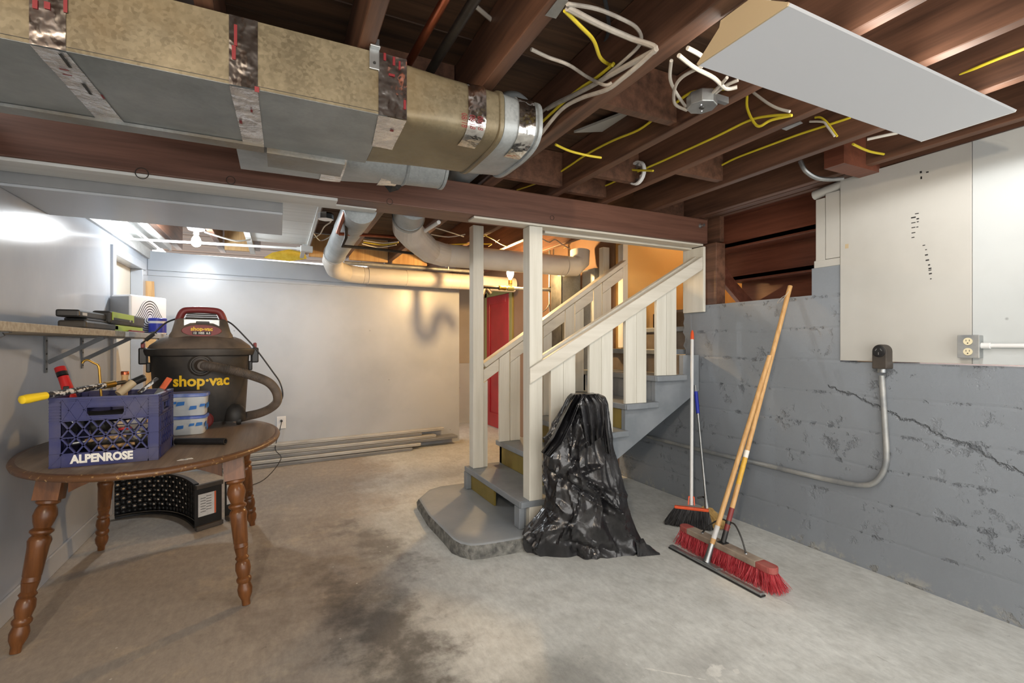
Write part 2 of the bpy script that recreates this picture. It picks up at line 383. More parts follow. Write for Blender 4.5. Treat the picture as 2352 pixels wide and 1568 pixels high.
M['insulation'] = plain('yellow_insulation', (196, 160, 40), (216, 184, 70), 20, 0.9)
M['ivory'] = plain('ivory_plastic', (222, 212, 178), None, rough=0.4)
M['olive_trim'] = plain('olive_trim', (130, 124, 72), None, rough=0.5)

def make_galv(name, c1, c2, rough=0.42, stain=True):
    m, t, p = nt(name); v = mapping(t, (1, 1, 1))
    vo = N(t, 'ShaderNodeTexVoronoi'); vo.inputs['Scale'].default_value = 110; L(t, v, vo.inputs['Vector'])
    n = noisef(t, v, 4, 5, 0.6)
    bw = N(t, 'ShaderNodeRGBToBW'); L(t, vo.outputs['Color'], bw.inputs[0])
    f = math_(t, 'ADD', math_(t, 'MULTIPLY', bw.outputs[0], 0.16), math_(t, 'MULTIPLY', n, 0.84))
    base = ramp(t, f, [(0.3, c1), (0.7, c2)])
    if stain: base = mixc(t, ramp(t, noisef(t, v, 2.2, 5), [(0.52, (0,0,0,1)), (0.7, (.6,.6,.6,1))]), base, (116, 96, 62))
    L(t, base, p.inputs['Base Color']); p.inputs['Metallic'].default_value = 0.3
    r = ramp(t, bw.outputs[0], [(0.0, (rough-.1,)*3+(1,)), (1.0, (rough+.12,)*3+(1,))]); L(t, r, p.inputs['Roughness'])
    bump(t, p, n, 0.08, 0.01); return m
M['duct'] = make_galv('spangled_duct_metal', (112, 115, 114), (156, 158, 156))
M['duct_warm_lit'] = make_galv('warm_lit_duct_sheet', (98, 90, 72), (140, 130, 106))  # same metal as the duct, warm lamplight put into its colour
M['duct_floor_lit'] = make_galv('floor_lit_duct_sheet', (118, 124, 124), (158, 163, 163), stain=False)  # underside copy of the same metal, floor bounce painted in as paler grey
M['round_duct'] = make_galv('round_duct_metal', (134, 140, 142), (178, 184, 186), stain=False)
def make_foil():
    m, t, p = nt('crumpled_foil_tape'); v = mapping(t)
    p.inputs['Metallic'].default_value = 1.0; p.inputs['Roughness'].default_value = 0.16
    n = noisef(t, v, 11, 3, 0.5)
    L(t, ramp(t, noisef(t, v, 40, 2), [(0.3, (200, 196, 192)), (0.7, (232, 230, 226))]), p.inputs['Base Color'])
    bump(t, p, n, 0.5, 0.03); return m
M['foil'] = make_foil()
M['foil_floor_lit'] = plain('floor_lit_foil_tape', (206, 206, 206), (232, 231, 229), 18, 0.24, 0.7, b=0.6, bscale=12, bd=0.02)  # paler copy of the foil, floor reflection put into the colour
def make_bag():
    m, t, p = nt('black_bag_plastic'); v = mapping(t, (1, 1, 0.7)); p.inputs['Base Color'].default_value = lin((21, 21, 23))
    p.inputs['Roughness'].default_value = 0.2; p.inputs['Specular IOR Level'].default_value = 0.75
    n = noisef(t, v, 7, 4, 0.6); vo = N(t, 'ShaderNodeTexVoronoi', feature='DISTANCE_TO_EDGE'); vo.inputs['Scale'].default_value = 5
    L(t, mixc(t, 0.25, v, noise_vec(t, v)), vo.inputs['Vector'])
    rr = ramp(t, noisef(t, v, 5, 4), [(0.4, (.20,)*3+(1,)), (0.7, (.40,)*3+(1,))]); L(t, rr, p.inputs['Roughness'])
    L(t, ramp(t, noisef(t, v, 9, 5), [(0.45, (26, 26, 29)), (0.75, (56, 55, 56))]), p.inputs['Base Color'])
    bump(t, p, math_(t, 'ADD', n, math_(t, 'MULTIPLY', vo.outputs['Distance'], -1.2)), 0.38, 0.03); return m
def noise_vec(t, v):
    n = N(t, 'ShaderNodeTexNoise'); n.inputs['Scale'].default_value = 3; L(t, v, n.inputs['Vector']); return n.outputs['Color']
M['bag'] = make_bag()
def make_redmark():
    return plain('faded_red_print', (186, 92, 100), None, rough=0.5)
M['faded_red'] = make_redmark()

# ================================================================== SETTING
XL, XR = -1.115, 2.95           # left and right wall faces
JB = 2.205                      # underside of the joists
SUB = 2.435                     # underside of the subfloor
YB = -1.6                       # the room stays open behind the camera
struct(MB().box(-1.6, 4.6, YB, 7.6, -0.1, 0).build('floor', M['floor']), 'worn grey concrete basement floor')

# left wall with a doorway
wl = MB(); wl.box(-1.3, XL, YB, 4.56, 0, 2.2); wl.box(-1.3, XL, 5.36, 5.8, 0, 2.2); wl.box(-1.3, XL, 4.56, 5.36, 1.93, 2.2)
wall_left = struct(wl.build('wall_left', M['gloss_wall']), 'glossy pale grey left wall')
d1 = thing('door_1', 'off-white door in the left wall behind the shelf', 'door', (XL, 4.96, 0)); struct(d1); del d1['category']
MB().box(-1.23, -1.19, 4.56, 5.36, 0, 1.93).build('door_leaf', M['door_white'], d1)
for y0, y1, z0, z1 in ((4.49, 4.565, 0.001, 1.99), (5.352, 5.45, 0.001, 1.924), (4.566, 5.45, 1.925, 1.995)):
    MB().box(-1.188, XL + 0.018, y0, y1, z0, z1).build('door_casing', M['gloss_wall'], d1, bevel=0.004)
MB().box(XL - 0.07, XL - 0.045, 4.57, 4.60, 0, 1.92).build('door_stop', M['white_wood'], d1)
struct(MB().box(XL, XL + 0.014, YB, 4.49, 0, 0.11).build('baseboard_left', M['gloss_wall'], bevel=0.004), 'painted baseboard along the left wall')
tm = thing('trim_1', 'stepped painted trim along the top of the left wall', 'trim', (XL, 4.4, 2.1)); struct(tm); del tm['category']
MB().box(XL, XL + 0.02, 3.44, 5.62, 2.06, 2.15).build('trim_board', M['white_wood'], tm)
MB().box(XL, XL + 0.07, 3.44, 5.62, 2.15, 2.17).build('trim_board', M['white_wood'], tm)
MB().box(XL + 0.10, XL + 0.17, 3.44, 5.60, 2.165, 2.185).build('trim_board', M['white_wood'], tm)
MB().box(XL + 0.17, XL + 0.19, 3.44, 5.60, 2.15, 2.20).build('trim_board', M['white_wood'], tm)

# back wall: runs slightly away to the right
P0 = Vector((-1.115, 5.62, 0)); P1 = Vector((2.11, 5.95, 0)); bd = (P1 - P0).normalized(); bn = Vector((bd.y, -bd.x, 0))   # bn faces the camera
def bw(s, out, z): return P0 + bd * s + bn * out + Vector((0, 0, z))
BL = (P1 - P0).length
def bwbox(s0, s1, o0, o1, z0, z1):
    return MB().obox(bw((s0+s1)/2, (o0+o1)/2, (z0+z1)/2), bd*(s1-s0)/2, bn*(o1-o0)/2, (0, 0, (z1-z0)/2))
wall_back = struct(bwbox(-0.2, BL, -0.12, 0, 0, 2.13).build('wall_back', M['back_wall']), 'pale grey back wall')
bwbox(0, BL - 1.2, 0, 0.016, 1.955, 2.135).build('top_board', M['back_wall'], wall_back, bevel=0.003)
bwbox(0, BL - 1.2, 0, 0.010, 1.905, 1.945).build('trim_strip', M['back_wall'], wall_back, bevel=0.002)

# right wall: grey painted concrete below, white boards above
wr = MB()
wr.box(XR, 3.12, YB, 1.709, 0, 1.15); wr.box(XR, 3.12, 1.709, 1.876, 0, 1.716); wr.box(XR, 3.12, 1.876, 2.885, 0, 1.552); wr.box(XR, 3.12, 2.885, 3.74, 0, 0.99)
wall_right = struct(wr.build('wall_right', M['concrete_paint']), 'grey painted rough concrete right wall')
def ragged(y0, y1, z0, z1, n, seed, side):         # crumbling concrete edge along the stair opening
    rnd = random.Random(seed); mb = MB(); pts = []
    for i in range(n + 1): pts.append((y1 + rnd.uniform(-0.012, 0.02), z0 + (z1 - z0) * i / n))
    mb.prism([(XR - 0.004, y0, z0)] + [(XR - 0.004, a, b) for a, b in pts] + [(XR - 0.004, y0, z1)], (0.1, 0, 0)); return mb
ragged(2.84, 2.905, 0.99, 1.565, 16, 3, 1).build('crumbled_edge', M['concrete_paint'], wall_right)
def wpanel(y0, y1, z0, z1, x0, mat, bev=0.002): return MB().box(x0, XR + 0.03, y0, y1, z0, z1).build('wall_panel', mat, wall_right, bevel=bev)
wpanel(1.11, 1.703, 1.158, 2.205, XR - 0.012, M['white_panel'])
wpanel(0.02, 1.108, 1.158, 2.205, XR - 0.013, M['white_panel_cool'])
wpanel(YB, 0.018, 1.158, 2.205, XR - 0.013, M['white_panel_cool'])
wpanel(1.709, 1.79, 1.76, 2.15, XR - 0.006, M['white_panel'])
wpanel(1.795, 1.85, 1.74, 2.13, XR - 0.003, M['white_panel'])
wpanel(1.709, 1.86, 1.715, 1.758, XR - 0.004, M['white_panel'])
MB().tube([(XR + 0.015, 1.70, 2.185), (XR + 0.015, 1.87, 2.165)], 0.028, 10).build('rounded_batten', M['white_panel'], wall_right, smooth=True)
struct(MB().box(XR - 0.004, 3.12, YB, 1.74, 2.212, 2.30).build('trim_2', M['joist_wood']), 'dark sill timber on top of the right wall')
# far part of the right side, beyond the stairs
wf = MB(); wf.box(XR, 3.07, 3.82, 6.14, 0, 2.43); wf.box(XR, 3.07, 6.98, 7.6, 0, 2.43); wf.box(XR, 3.07, 6.14, 6.98, 1.99, 2.43)
struct(wf.build('wall_right_far', M['brown_wall']), 'beige wall beyond the stairs')
struct(MB().box(1.2, 3.07, 7.42, 7.55, 0, 2.43).build('wall_far', M['beige_wall']), 'beige wall at the end of the passage')
struct(MB().box(1.2, 2.95, 7.30, 7.42, 0, 0.95).build('wall_far_ledge', M['white_panel']), 'low white ledge at the end of the passage')
struct(MB().box(XR + 0.02, 4.42, 3.74, 3.86, 0.9, 3.2).build('wall_stair', M['yellow_wall']), 'ochre wall beside the upper stairs')
struct(MB().box(4.42, 4.55, 1.4, 3.86, 0.9, 3.2).build('wall_landing', M['yellow_wall']), 'ochre wall behind the stair landing')
struct(MB().box(3.13, 4.42, 1.4, 1.52, 0.0, 3.2).build('wall_stair_near', M['brown_paint']), 'dark partition on the near side of the stair well')
struct(MB().box(3.62, 4.42, 1.52, 3.74, 1.50, 1.60).build('landing', M['stair_paint']), 'stair landing floor')
struct(MB().box(3.62, 4.40, 3.725, 3.74, 1.60, 1.68).build('baseboard_landing', M['yellow_wall']), 'ochre baseboard on the landing')
struct(MB().box(2.6, 4.6, 1.2, 4.0, 3.2, 3.3).build('ceiling_stair', M['yellow_wall']), 'ceiling above the stair well')
struct(MB().box(XR + 0.18, XR + 0.3, 1.4, 2.7, 2.435, 3.2).build('wall_upper', M['yellow_wall']), 'upper wall beside the stair well')

# ceiling: subfloor planks and joists
ceiling = bpy.data.objects.new('ceiling', None); col.objects.link(ceiling); ceiling.location = (0.9, 2.5, SUB); struct(ceiling, 'open basement ceiling of dark joists and subfloor boards')
pl = None; k = 0; y = YB
while y < 7.5:
    for (xa, xb) in (((-1.3, 3.1)),):
        if pl is None:
            pl = MB().box(0, xb - xa, 0, 0.183, 0, 0.02).build('subfloor_board', M['plank_wood']); pl.parent = ceiling; pl.location = Vector((xa, y, SUB)) - ceiling.location
        else:
            copyto(pl, ceiling, Vector((xa, y, SUB + (k % 3) * 0.0015)) - ceiling.location)
    y += 0.187; k += 1
JX = [-0.62, -0.19, 0.255, 0.70, 1.135, 1.60, 1.985, 2.41, 2.84]
def joist(x, y0, y1, w=0.045, z0=JB):
    j = MB().box(-w/2, w/2, 0, y1 - y0, 0, SUB - 0.002 - z0).build('joist', M['joist_wood'], bevel=0.003, seg=1); j.parent = ceiling; j.location = Vector((x, y0, z0)) - ceiling.location; return j
for i, x in enumerate(JX):
    joist(x, YB, 2.86, 0.075 if abs(x - 1.135) < 0.01 else 0.048)
for i, x in enumerate([-0.9, -0.52, 0.665, 1.15, 1.62, 2.02, 2.45]):
    joist(x, 2.72, 5.86 if x < 1.9 else 7.3, 0.05)
for x in (-0.19, 0.255):
    joist(x, 2.87, 5.6, 0.05)
# blocking between joists
for x0, x1, y, mm in ((1.18, 1.575, 1.60, 'joist_wood'), (1.63, 1.96, 2.30, 'joist_wood'), (2.01, 2.385, 2.05, 'joist_wood'), (1.63, 1.96, 0.45, 'joist_wood'), (2.01, 2.385, 0.40, 'joist_wood'), (2.44, 2.81, 0.62, 'joist_wood'), (0.28, 0.67, 1.95, 'joist_wood'),
                      (1.18, 1.575, 2.55, 'joist_wood'), (1.63, 1.96, 2.62, 'joist_wood')):
    MB().box(x0, x1, y, y + 0.04, JB + 0.02, SUB - 0.004).build('blocking', M['joist_wood'], ceiling)
for x0, x1, y in ((0.70, 1.12, 5.58), (1.18, 1.59, 5.62), (0.29, 0.64, 5.55), (-0.48, -0.22, 5.52)):
    MB().box(x0, x1, y, y + 0.04, JB - 0.02, SUB - 0.004).build('blocking', M['raw_wood'], ceiling)
# pale sheathing patch between two joists, and light upright cleats
MB().prism([at(1318,305,Z=2.40), at(1470,246,Z=2.40), at(1400,302,Z=2.40)], (0,0,0.012)).build('pale_patch', M['white_panel'], ceiling)
# header and nailing block where the upper stair opening meets the ceiling
MB().box(2.865, 2.93, 1.62, 2.66, JB - 0.002, SUB - 0.004).build('header_joist', M['joist_wood'], ceiling)
MB().box(2.62, 2.95, 1.50, 1.60, JB - 0.02, SUB - 0.01).build('blocking', M['brown_paint'], ceiling)
MB().box(2.48, 2.81, 2.78, 2.82, JB + 0.001, SUB - 0.004).build('blocking', M['joist_wood'], ceiling)
MB().box(2.868, 2.98, 2.70, 2.74, JB + 0.001, SUB - 0.004).build('blocking', M['joist_wood'], ceiling)
# white painted ceiling boards in the back room
k = 0
for y0, y1 in ((2.89, 3.06), (3.065, 3.45), (3.455, 4.02), (4.025, 4.5), (4.505, 4.95)):
    MB().box(-0.22, 0.26, y0, y1, JB - 0.018, JB - 0.003).build('ceiling_board', M['white_wood'], ceiling, bevel=0.003)
MB().box(-0.26, -0.215, 2.9, 5.62, JB - 0.03, JB - 0.003).build('ceiling_batten', M['white_wood'], ceiling)
MB().box(0.24, 0.262, 2.9, 4.95, JB - 0.03, JB - 0.019).build('ceiling_batten', M['white_wood'], ceiling)

# the main beam
bt = thing('ceiling_beam', 'long brown wooden beam across the basement with white painted underside', 'beam', (0.9, 2.78, 2.015))
MB().box(XL, 2.955, 2.68, 2.88, 2.02, 2.204).build('beam_timber', M['beam_wood'], bt, bevel=0.006)
MB().box(XL, 0.28, 2.686, 2.80, 2.004, 2.0195).build('white_batten', M['white_wood'], bt, bevel=0.003)
MB().box(XL, 0.50, 2.80, 2.876, 2.010, 2.0195).build('white_batten', M['white_wood'], bt, bevel=0.003)
MB().box(1.05, 2.93, 2.70, 2.80, 2.006, 2.0195).build('white_batten', M['rail_paint'], bt, bevel=0.003)
MB().box(1.60, 2.93, 2.81, 2.876, 1.994, 2.0195).build('white_batten', M['rail_paint'], bt, bevel=0.003)
for u, v, r in ((895, 463, 0.017), (530, 414, 0.02), (326, 398, 0.026), (1268, 500, 0.015)):
    p = at(u, v, Y=2.679); MB().lathe([(r, 0.0), (r, 0.0012), (r * 0.86, 0.0012), (r * 0.86, 0.0)], p, (0, -1, 0), 20, cap=False).build('knot', M['iron'], bt)
pb = at(1608, 519, Y=2.678)
MB().lathe([(0.017, 0), (0.017, 0.004), (0.007, 0.004), (0.007, 0.03), (0.011, 0.03), (0.011, 0.04)], pb, (0, -1, 0), 14).build('bolt', M['steel'], bt, smooth=True)

# boxed soffit behind the beam at the left
st = thing('soffit', 'pale grey painted boxed soffit below the ceiling behind the beam', 'soffit', (-0.55, 3.15, 1.95))
MB().box(XL + 0.001, 0.02, 2.885, 3.43, 1.948, 1.962).build('underside_board', M['back_wall'], st, bevel=0.004)
MB().box(XL + 0.001, 0.02, 2.885, 2.90, 1.962, JB - 0.036).build('side_board', M['grey_board'], st)
MB().box(XL + 0.001, 0.02, 3.415, 3.43, 1.962, JB - 0.036).build('side_board', M['back_wall'], st)
MB().box(0.006, 0.02, 2.90, 3.415, 1.962, JB - 0.036).build('end_board', M['back_wall'], st)

# ================================================================== STAIRCASE
pad = MB(); PZ = 0.085
pp = [at(u, v, Z=PZ) for u, v in ((962, 1143), (985, 1180), (1020, 1215), (1042, 1236), (1058, 1245), (1082, 1250), (1110, 1248), (1160, 1240), (1205, 1232))]
pp = [Vector((p.x, p.y, 0)) for p in pp]
poly = pp + [Vector((1.62, 2.62, 0)), Vector((1.62, 3.85, 0)), Vector((1.20, 3.85, 0)), Vector((1.09, 3.80, 0))]
outer = []
cen = Vector((1.35, 3.1, 0))
padt = thing('concrete_pad', 'low grey painted concrete pad with crumbled rounded edge below the stairs', 'pad', (1.35, 3.1, 0))
rndp = random.Random(5)
def ringz(f, z, jit=0.0): return [Vector((cen.x + (p.x - cen.x) * f + rndp.uniform(-jit, jit), cen.y + (p.y - cen.y) * f + rndp.uniform(-jit, jit), z)) for p in poly]
MB().loft([ringz(1.02, 0.0005, 0.006), ringz(1.02, 0.05, 0.006), ringz(1.0, PZ - 0.008)], cap=True).build('pad_side', M['pad_edge'], padt, smooth=True)
MB().loft([ringz(1.0, PZ - 0.0078), ringz(0.985, PZ - 0.001), ringz(0.96, PZ)], cap=True).build('pad_top', M['pad_paint'], padt, smooth=True, sharp=1.2)

YN, YF = 2.70, 3.72
stair = thing('staircase', 'painted wooden staircase with cream railings and grey treads', 'staircase', (2.1, 3.2, PZ))
TR = [(1.363 + 0.277 * i, 0.262 + 0.19 * i) for i in range(8)]
for i in range(7):
    x, z = TR[i]
    yn = YN + 0.012 if i < 5 else 2.93
    MB().box(x, x + 0.31, yn, YF, z - 0.042, z).build('tread', M['stair_paint'], stair, bevel=0.006)
    if i < 5: MB().box(x + 0.004, x + 0.19, yn - 0.012, yn - 0.001, z - 0.040, z - 0.002).build('tread_end', M['stair_paint'], stair, bevel=0.003)
for i in range(1, 8):
    x, z = TR[i]
    yn = 2.80 if i < 6 else 2.93
    MB().box(x + 0.03, x + 0.05, yn, YF - 0.02, TR[i-1][1] + 0.001, z - 0.043).build('riser', M['olive_paint'] if i in (1, 2, 3) else (M['stair_paint'] if i == 4 else M['worn_riser']), stair)
# riser remains under the first tread
MB().box(1.40, 1.415, 3.2, 3.70, PZ + 0.002, 0.218).build('riser', M['olive_paint'], stair)
def stringer(y0, y1):
    pts = []
    for i in range(0, 6):
        x, z = TR[i]; pts += [(x + 0.045, (PZ + 0.002 if i == 0 else TR[i-1][1] - 0.044)), (x + 0.045, z - 0.044)]
    pts = [(1.408, PZ + 0.002), (1.408, TR[0][1] - 0.043)]
    for i in range(1, 6):
        x, z = TR[i]; pts += [(x + 0.03, TR[i-1][1] - 0.043), (x + 0.03, z - 0.043)]
    pts += [(2.94, TR[5][1] - 0.043)]
    a = at(1417.5, 1054.7, Y=y0); b = at(1574, 922.6, Y=y0); sl = (b.z - a.z) / (b.x - a.x)
    pts += [(2.94, a.z + sl * (2.94 - a.x)), (a.x - (a.z - PZ - 0.002) / sl, PZ + 0.002)]
    return MB().prism([(x, y0, z) for x, z in pts], (0, y1 - y0, 0))
stringer(2.755, 2.795).build('stringer', M['stair_paint'], stair)
stringer(3.66, 3.70).build('stringer', M['stair_paint'], stair)
MB().box(1.363, 1.402, 2.72, 2.795, PZ + 0.001, 0.218).build('stringer_foot', M['stair_paint'], stair, bevel=0.004)
MB().box(1.363, 1.402, 3.66, 3.73, PZ + 0.001, 0.218).build('stringer_foot', M['stair_paint'], stair, bevel=0.004)
# posts
def post(x0, x1, y0, y1, z0, z1): return MB().box(x0, x1, y0, y1, z0, z1).build('post', M['post_paint'], stair, bevel=0.004)
pf = at(1210, 1205, Z=PZ)
post(1.43, 1.525, 2.708, 2.80, PZ + 0.001, 2.003)
post(1.395, 1.485, 3.60, 3.69, TR[0][1] + 0.001, JB - 0.002)
# near railing: front board, back board and balusters between
A1 = at(1215, 864, Y=2.690); B1 = at(1612, 604, Y=2.690); B1.x = min(B1.x, 2.90)
def plumb_bar(xa, za, xb, zb, y0, y1, h): return MB().prism([(xa, y0, za - h/2), (xb, y0, zb - h/2), (xb, y0, zb + h/2), (xa, y0, za + h/2)], (0, y1 - y0, 0))
plumb_bar(A1.x, A1.z, B1.x, B1.z, 2.674, 2.706, 0.10).build('handrail_board', M['rail_paint'], stair, bevel=0.006)
plumb_bar(1.528, A1.z + 0.012 + (1.528 - A1.x) * (B1.z - A1.z) / (B1.x - A1.x), B1.x, B1.z + 0.012, 2.740, 2.785, 0.095).build('handrail_board', M['rail_paint'], stair, bevel=0.006)
sl1 = (B1.z - A1.z) / (B1.x - A1.x)
def rail_z(x): return A1.z + (x - A1.x) * sl1
for i, (ua, um, ub) in enumerate(((1265, 1294, 1322), (1354, 1382, 1408), (1437, 1462, 1485), (1508, 1531, 1554))):
    zt = TR[i + 1][1]
    for a, b in ((ua, um), (um, ub)):
        xa = at(a, 800, Y=2.712).x + 0.001; xb = at(b, 800, Y=2.712).x - 0.001
        MB().prism([(xa, 2.712, zt + 0.001), (xb, 2.712, zt + 0.001), (xb, 2.712, rail_z(xb) + 0.02), (xa, 2.712, rail_z(xa) + 0.02)], (0, 0.026, 0)).build('baluster', M['post_paint'], stair, bevel=0.002)
# far railing
A2 = at(1110, 842, Y=3.625); B2 = at(1432, 607, Y=3.625)
sl2 = (B2.z - A2.z) / (B2.x - A2.x)
MB().bar((1.49, 3.635, A2.z + (1.49 - A2.x) * sl2 + 0.012), (2.925, 3.635, A2.z + (2.925 - A2.x) * sl2 + 0.012), 0.095, 0.038, (0, 0, 1)).build('handrail_cap', M['rail_paint'], stair, bevel=0.006)
def fz(x): return A2.z + (x - A2.x) * sl2 - 0.012
YR = 3.615
xs = lambda u: at(u, 760, Y=YR).x
def tread_z(x):
    z = PZ
    for tx, tz in TR:
        if x >= tx - 0.01: z = tz
    return z
for ua, ub, full in ((1147, 1171, True), (1172, 1195, False), (1224, 1247, True), (1248, 1268, False), (1299, 1320, True), (1321, 1341, False), (1364, 1383, True), (1384, 1404, False)):
    xa, xb = xs(ua) + 0.001, xs(ub) - 0.001; o = 0.012 if full else 0.115
    zb = tread_z(xb)
    MB().prism([(xa, YR, zb + 0.001), (xb, YR, zb + 0.001), (xb, YR, fz(xb) - o), (xa, YR, fz(xa) - o)], (0, 0.024, 0)).build('baluster', M['post_paint'], stair, bevel=0.002)
xa, xb = xs(1109), xs(1120)
MB().prism([(1.487, YR, tread_z(1.5) + 0.001), (1.525, YR, tread_z(1.5) + 0.001), (1.525, YR, fz(1.525) - 0.12), (1.487, YR, fz(1.487) - 0.12)], (0, 0.024, 0)).build('baluster', M['post_paint'], stair)
for ua, ub in ((1111, 1146), (1172, 1223), (1248, 1298), (1321, 1363), (1384, 1431)):
    xa, xb = xs(ua) + 0.001, xs(ub) - 0.001
    MB().prism([(xa, YR, fz(xa) - 0.112), (xb, YR, fz(xb) - 0.112), (xb, YR, fz(xb) - 0.012), (xa, YR, fz(xa) - 0.012)], (0, 0.022, 0)).build('rail_block', M['rail_paint'], stair, bevel=0.002)
# wall-end post and casing that carry the beam at the right wall
ep = thing('end_post', 'cream and brown post under the beam end on the concrete wall', 'post', (2.97, 2.8, 1.552))
MB().box(2.921, 2.945, 2.69, 2.90, 1.50, 2.0).build('casing_board', M['post_paint'], ep, bevel=0.004)
MB().box(2.952, 3.05, 2.60, 2.885, 1.553, 2.018).build('post_timber', M['joist_wood'], ep, bevel=0.004)
MB().box(2.955, 3.10, 2.887, 2.93, 1.57, 2.018).build('casing_board', M['post_paint'], ep, bevel=0.004)
# stud at the far side of the opening
sp = thing('stud_post', 'cream painted stud with rough edge at the top of the far handrail', 'post', (2.96, 3.72, 0))
MB().box(2.93, 2.99, 3.66, 3.735, 1.22, JB - 0.003).build('stud_timber', M['post_paint'], sp, bevel=0.004)
MB().box(2.85, 2.925, 3.86, 3.93, 0, JB - 0.003).build('stud_timber', M['post_paint'], sp, bevel=0.004)

# upper flight seen from below through the opening
uf = thing('upper_stair_flight', 'brown underside of the upper stair flight above the concrete wall', 'staircase', (3.3, 2.2, 1.6))
UX = [3.065, 3.215, 3.45, 3.69]; UZ = [2.235, 2.005, 1.775, 1.60]
for i in range(4):
    x, z = UX[i], UZ[i]
    top = UZ[i-1] if i else 2.40
    if i: MB().box(x, x + 0.022, 1.60, 2.97, z, top + 0.03).build('riser', M['brown_paint'], uf, bevel=0.002)
    else: MB().box(2.985, 3.03, 1.60, 2.595, z - 0.02, top).build('riser', M['joist_wood'], uf, bevel=0.002)
    if i < 3: MB().box(x - (0.0), UX[i+1] - 0.001, 1.60, 2.97, z + 0.015, z + 0.045).build('tread', M['brown_paint'], uf)
MB().box(2.985, 3.03, 2.596, 2.96, 2.025, 2.40).build('header', M['joist_wood'], uf)
def upstringer(y0, y1, xs0=3.06):
    pts = [(xs0, 2.20), (xs0, 1.25 + 0.70 + (3.06 - xs0) * 0.79), (3.69, 1.452), (3.69, 1.598), (3.448, 1.772), (3.213, 2.002), (xs0 + 0.03, 2.20)]
    return MB().prism([(x, y0, z) for x, z in pts], (0, y1 - y0, 0))
upstringer(2.83, 2.869).build('stringer', M['brown_paint'], uf)
upstringer(1.83, 1.875, 2.99).build('stringer', M['brown_paint'], uf)

# ================================================================== LIGHTS OF THE ROOM AND AN ADDED BULB
def bulb(loc, r, colr, strength, name, label, up=True, socket=True):
    d = 1 if up else -1; loc = Vector(loc)
    t = thing(name, label, 'light bulb', loc - Vector((0, 0, d * r * 2.6)))
    b = MB().lathe([(0.3*r, -1.9*r*d), (0.42*r, -1.5*r*d), (0.8*r, -0.85*r*d), (r, 0), (0.87*r, 0.5*r*d), (0.5*r, 0.87*r*d), (0.01*r, r*d)][::d], loc, (0, 0, 1), 18)
    b.build('glass_bulb', emis('glow_' + name, colr, strength), t, smooth=True, sharp=3)
    MB().lathe([(0.55*r, -2.9*r), (0.55*r, -1.85*r)] if up else [(0.55*r, 1.85*r), (0.55*r, 2.9*r)], loc, (0, 0, 1), 14).build('socket', M['brass'] if up else M['white_plastic'], t, smooth=True)
    return t
cool = bulb((-0.60, 4.63, 2.075), 0.036, (0.90, 0.96, 1.0), BULB_COOL, 'ceiling_bulb', 'bright cool white bulb under a round holder in the back room', up=False)
MB().lathe([(0.03, 0.10), (0.055, 0.10), (0.065, 0.115), (0.065, 0.126)], (-0.60, 4.63, 2.075), (0, 0, 1), 20).build('holder', M['white_plastic'], cool, smooth=True)
MB().box(-0.72, -0.48, 4.58, 4.68, JB, JB + 0.02).build('mounting_board', M['white_wood'], cool)
cw = at(1172, 627, Y=4.53)
warm = bulb(cw, 0.038, (1.0, 0.62, 0.26), BULB_WARM, 'warm_bulb', 'glowing warm bulb standing on a pipe beyond the staircase', up=True)
front = bulb((-0.62, -0.35, 2.06), 0.036, (1.0, 0.81, 0.60), BULB_FRONT, 'overhead_bulb', 'bare bulb under the joists near the left wall outside the picture', up=False)
MB().lathe([(0.03, 0.10), (0.055, 0.10), (0.065, 0.13), (0.065, 0.143)], (-0.62, -0.35, 2.06), (0, 0, 1), 20).build('holder', M['white_plastic'], front, smooth=True)

upb = bulb((3.95, 2.75, 2.95), 0.036, (1.0, 0.80, 0.52), BULB_UP, 'added_landing_bulb', 'warm bulb added out of view above the stair landing to brighten its ochre walls', up=False)  # unseen bulb, added to brighten the ochre walls round the landing
MB().lathe([(0.03, 0.10), (0.06, 0.12), (0.06, 0.249)], (3.95, 2.75, 2.95), (0, 0, 1), 20).build('holder', M['white_plastic'], upb, smooth=True)

# fluorescent fixture at the right
fx = thing('fluorescent_fixture', 'long white ceiling light with flat grey diffuser hung below the joists', 'ceiling light', (1.81, 0.95, 2.2))
FX0, FX1, FY0, FY1 = 1.165, 2.46, 0.80, 1.10
MB().prism([(FX0 + 0.03, FY0 + 0.05, 2.135), (FX0 + 0.03, FY1 - 0.05, 2.135), (FX0 + 0.03, FY1 - 0.09, 2.198), (FX0 + 0.03, FY0 + 0.09, 2.198)], (FX1 - FX0 - 0.06, 0, 0)).build('channel', M['white_metal'], fx)
lens = MB()
WD = FY1 - FY0
lens.prism([(FX0 + 0.006, FY0 + a, 2.112 + b) for a, b in ((0.004, 0.0), (WD - 0.004, 0.0), (WD, 0.006), (WD - 0.006, 0.008), (0.006, 0.008), (0.0, 0.006))], (FX1 - FX0 - 0.012, 0, 0))
lens.build('diffuser', emis('glowing_diffuser', (0.30, 0.303, 0.306), TUBE / 0.3), fx)
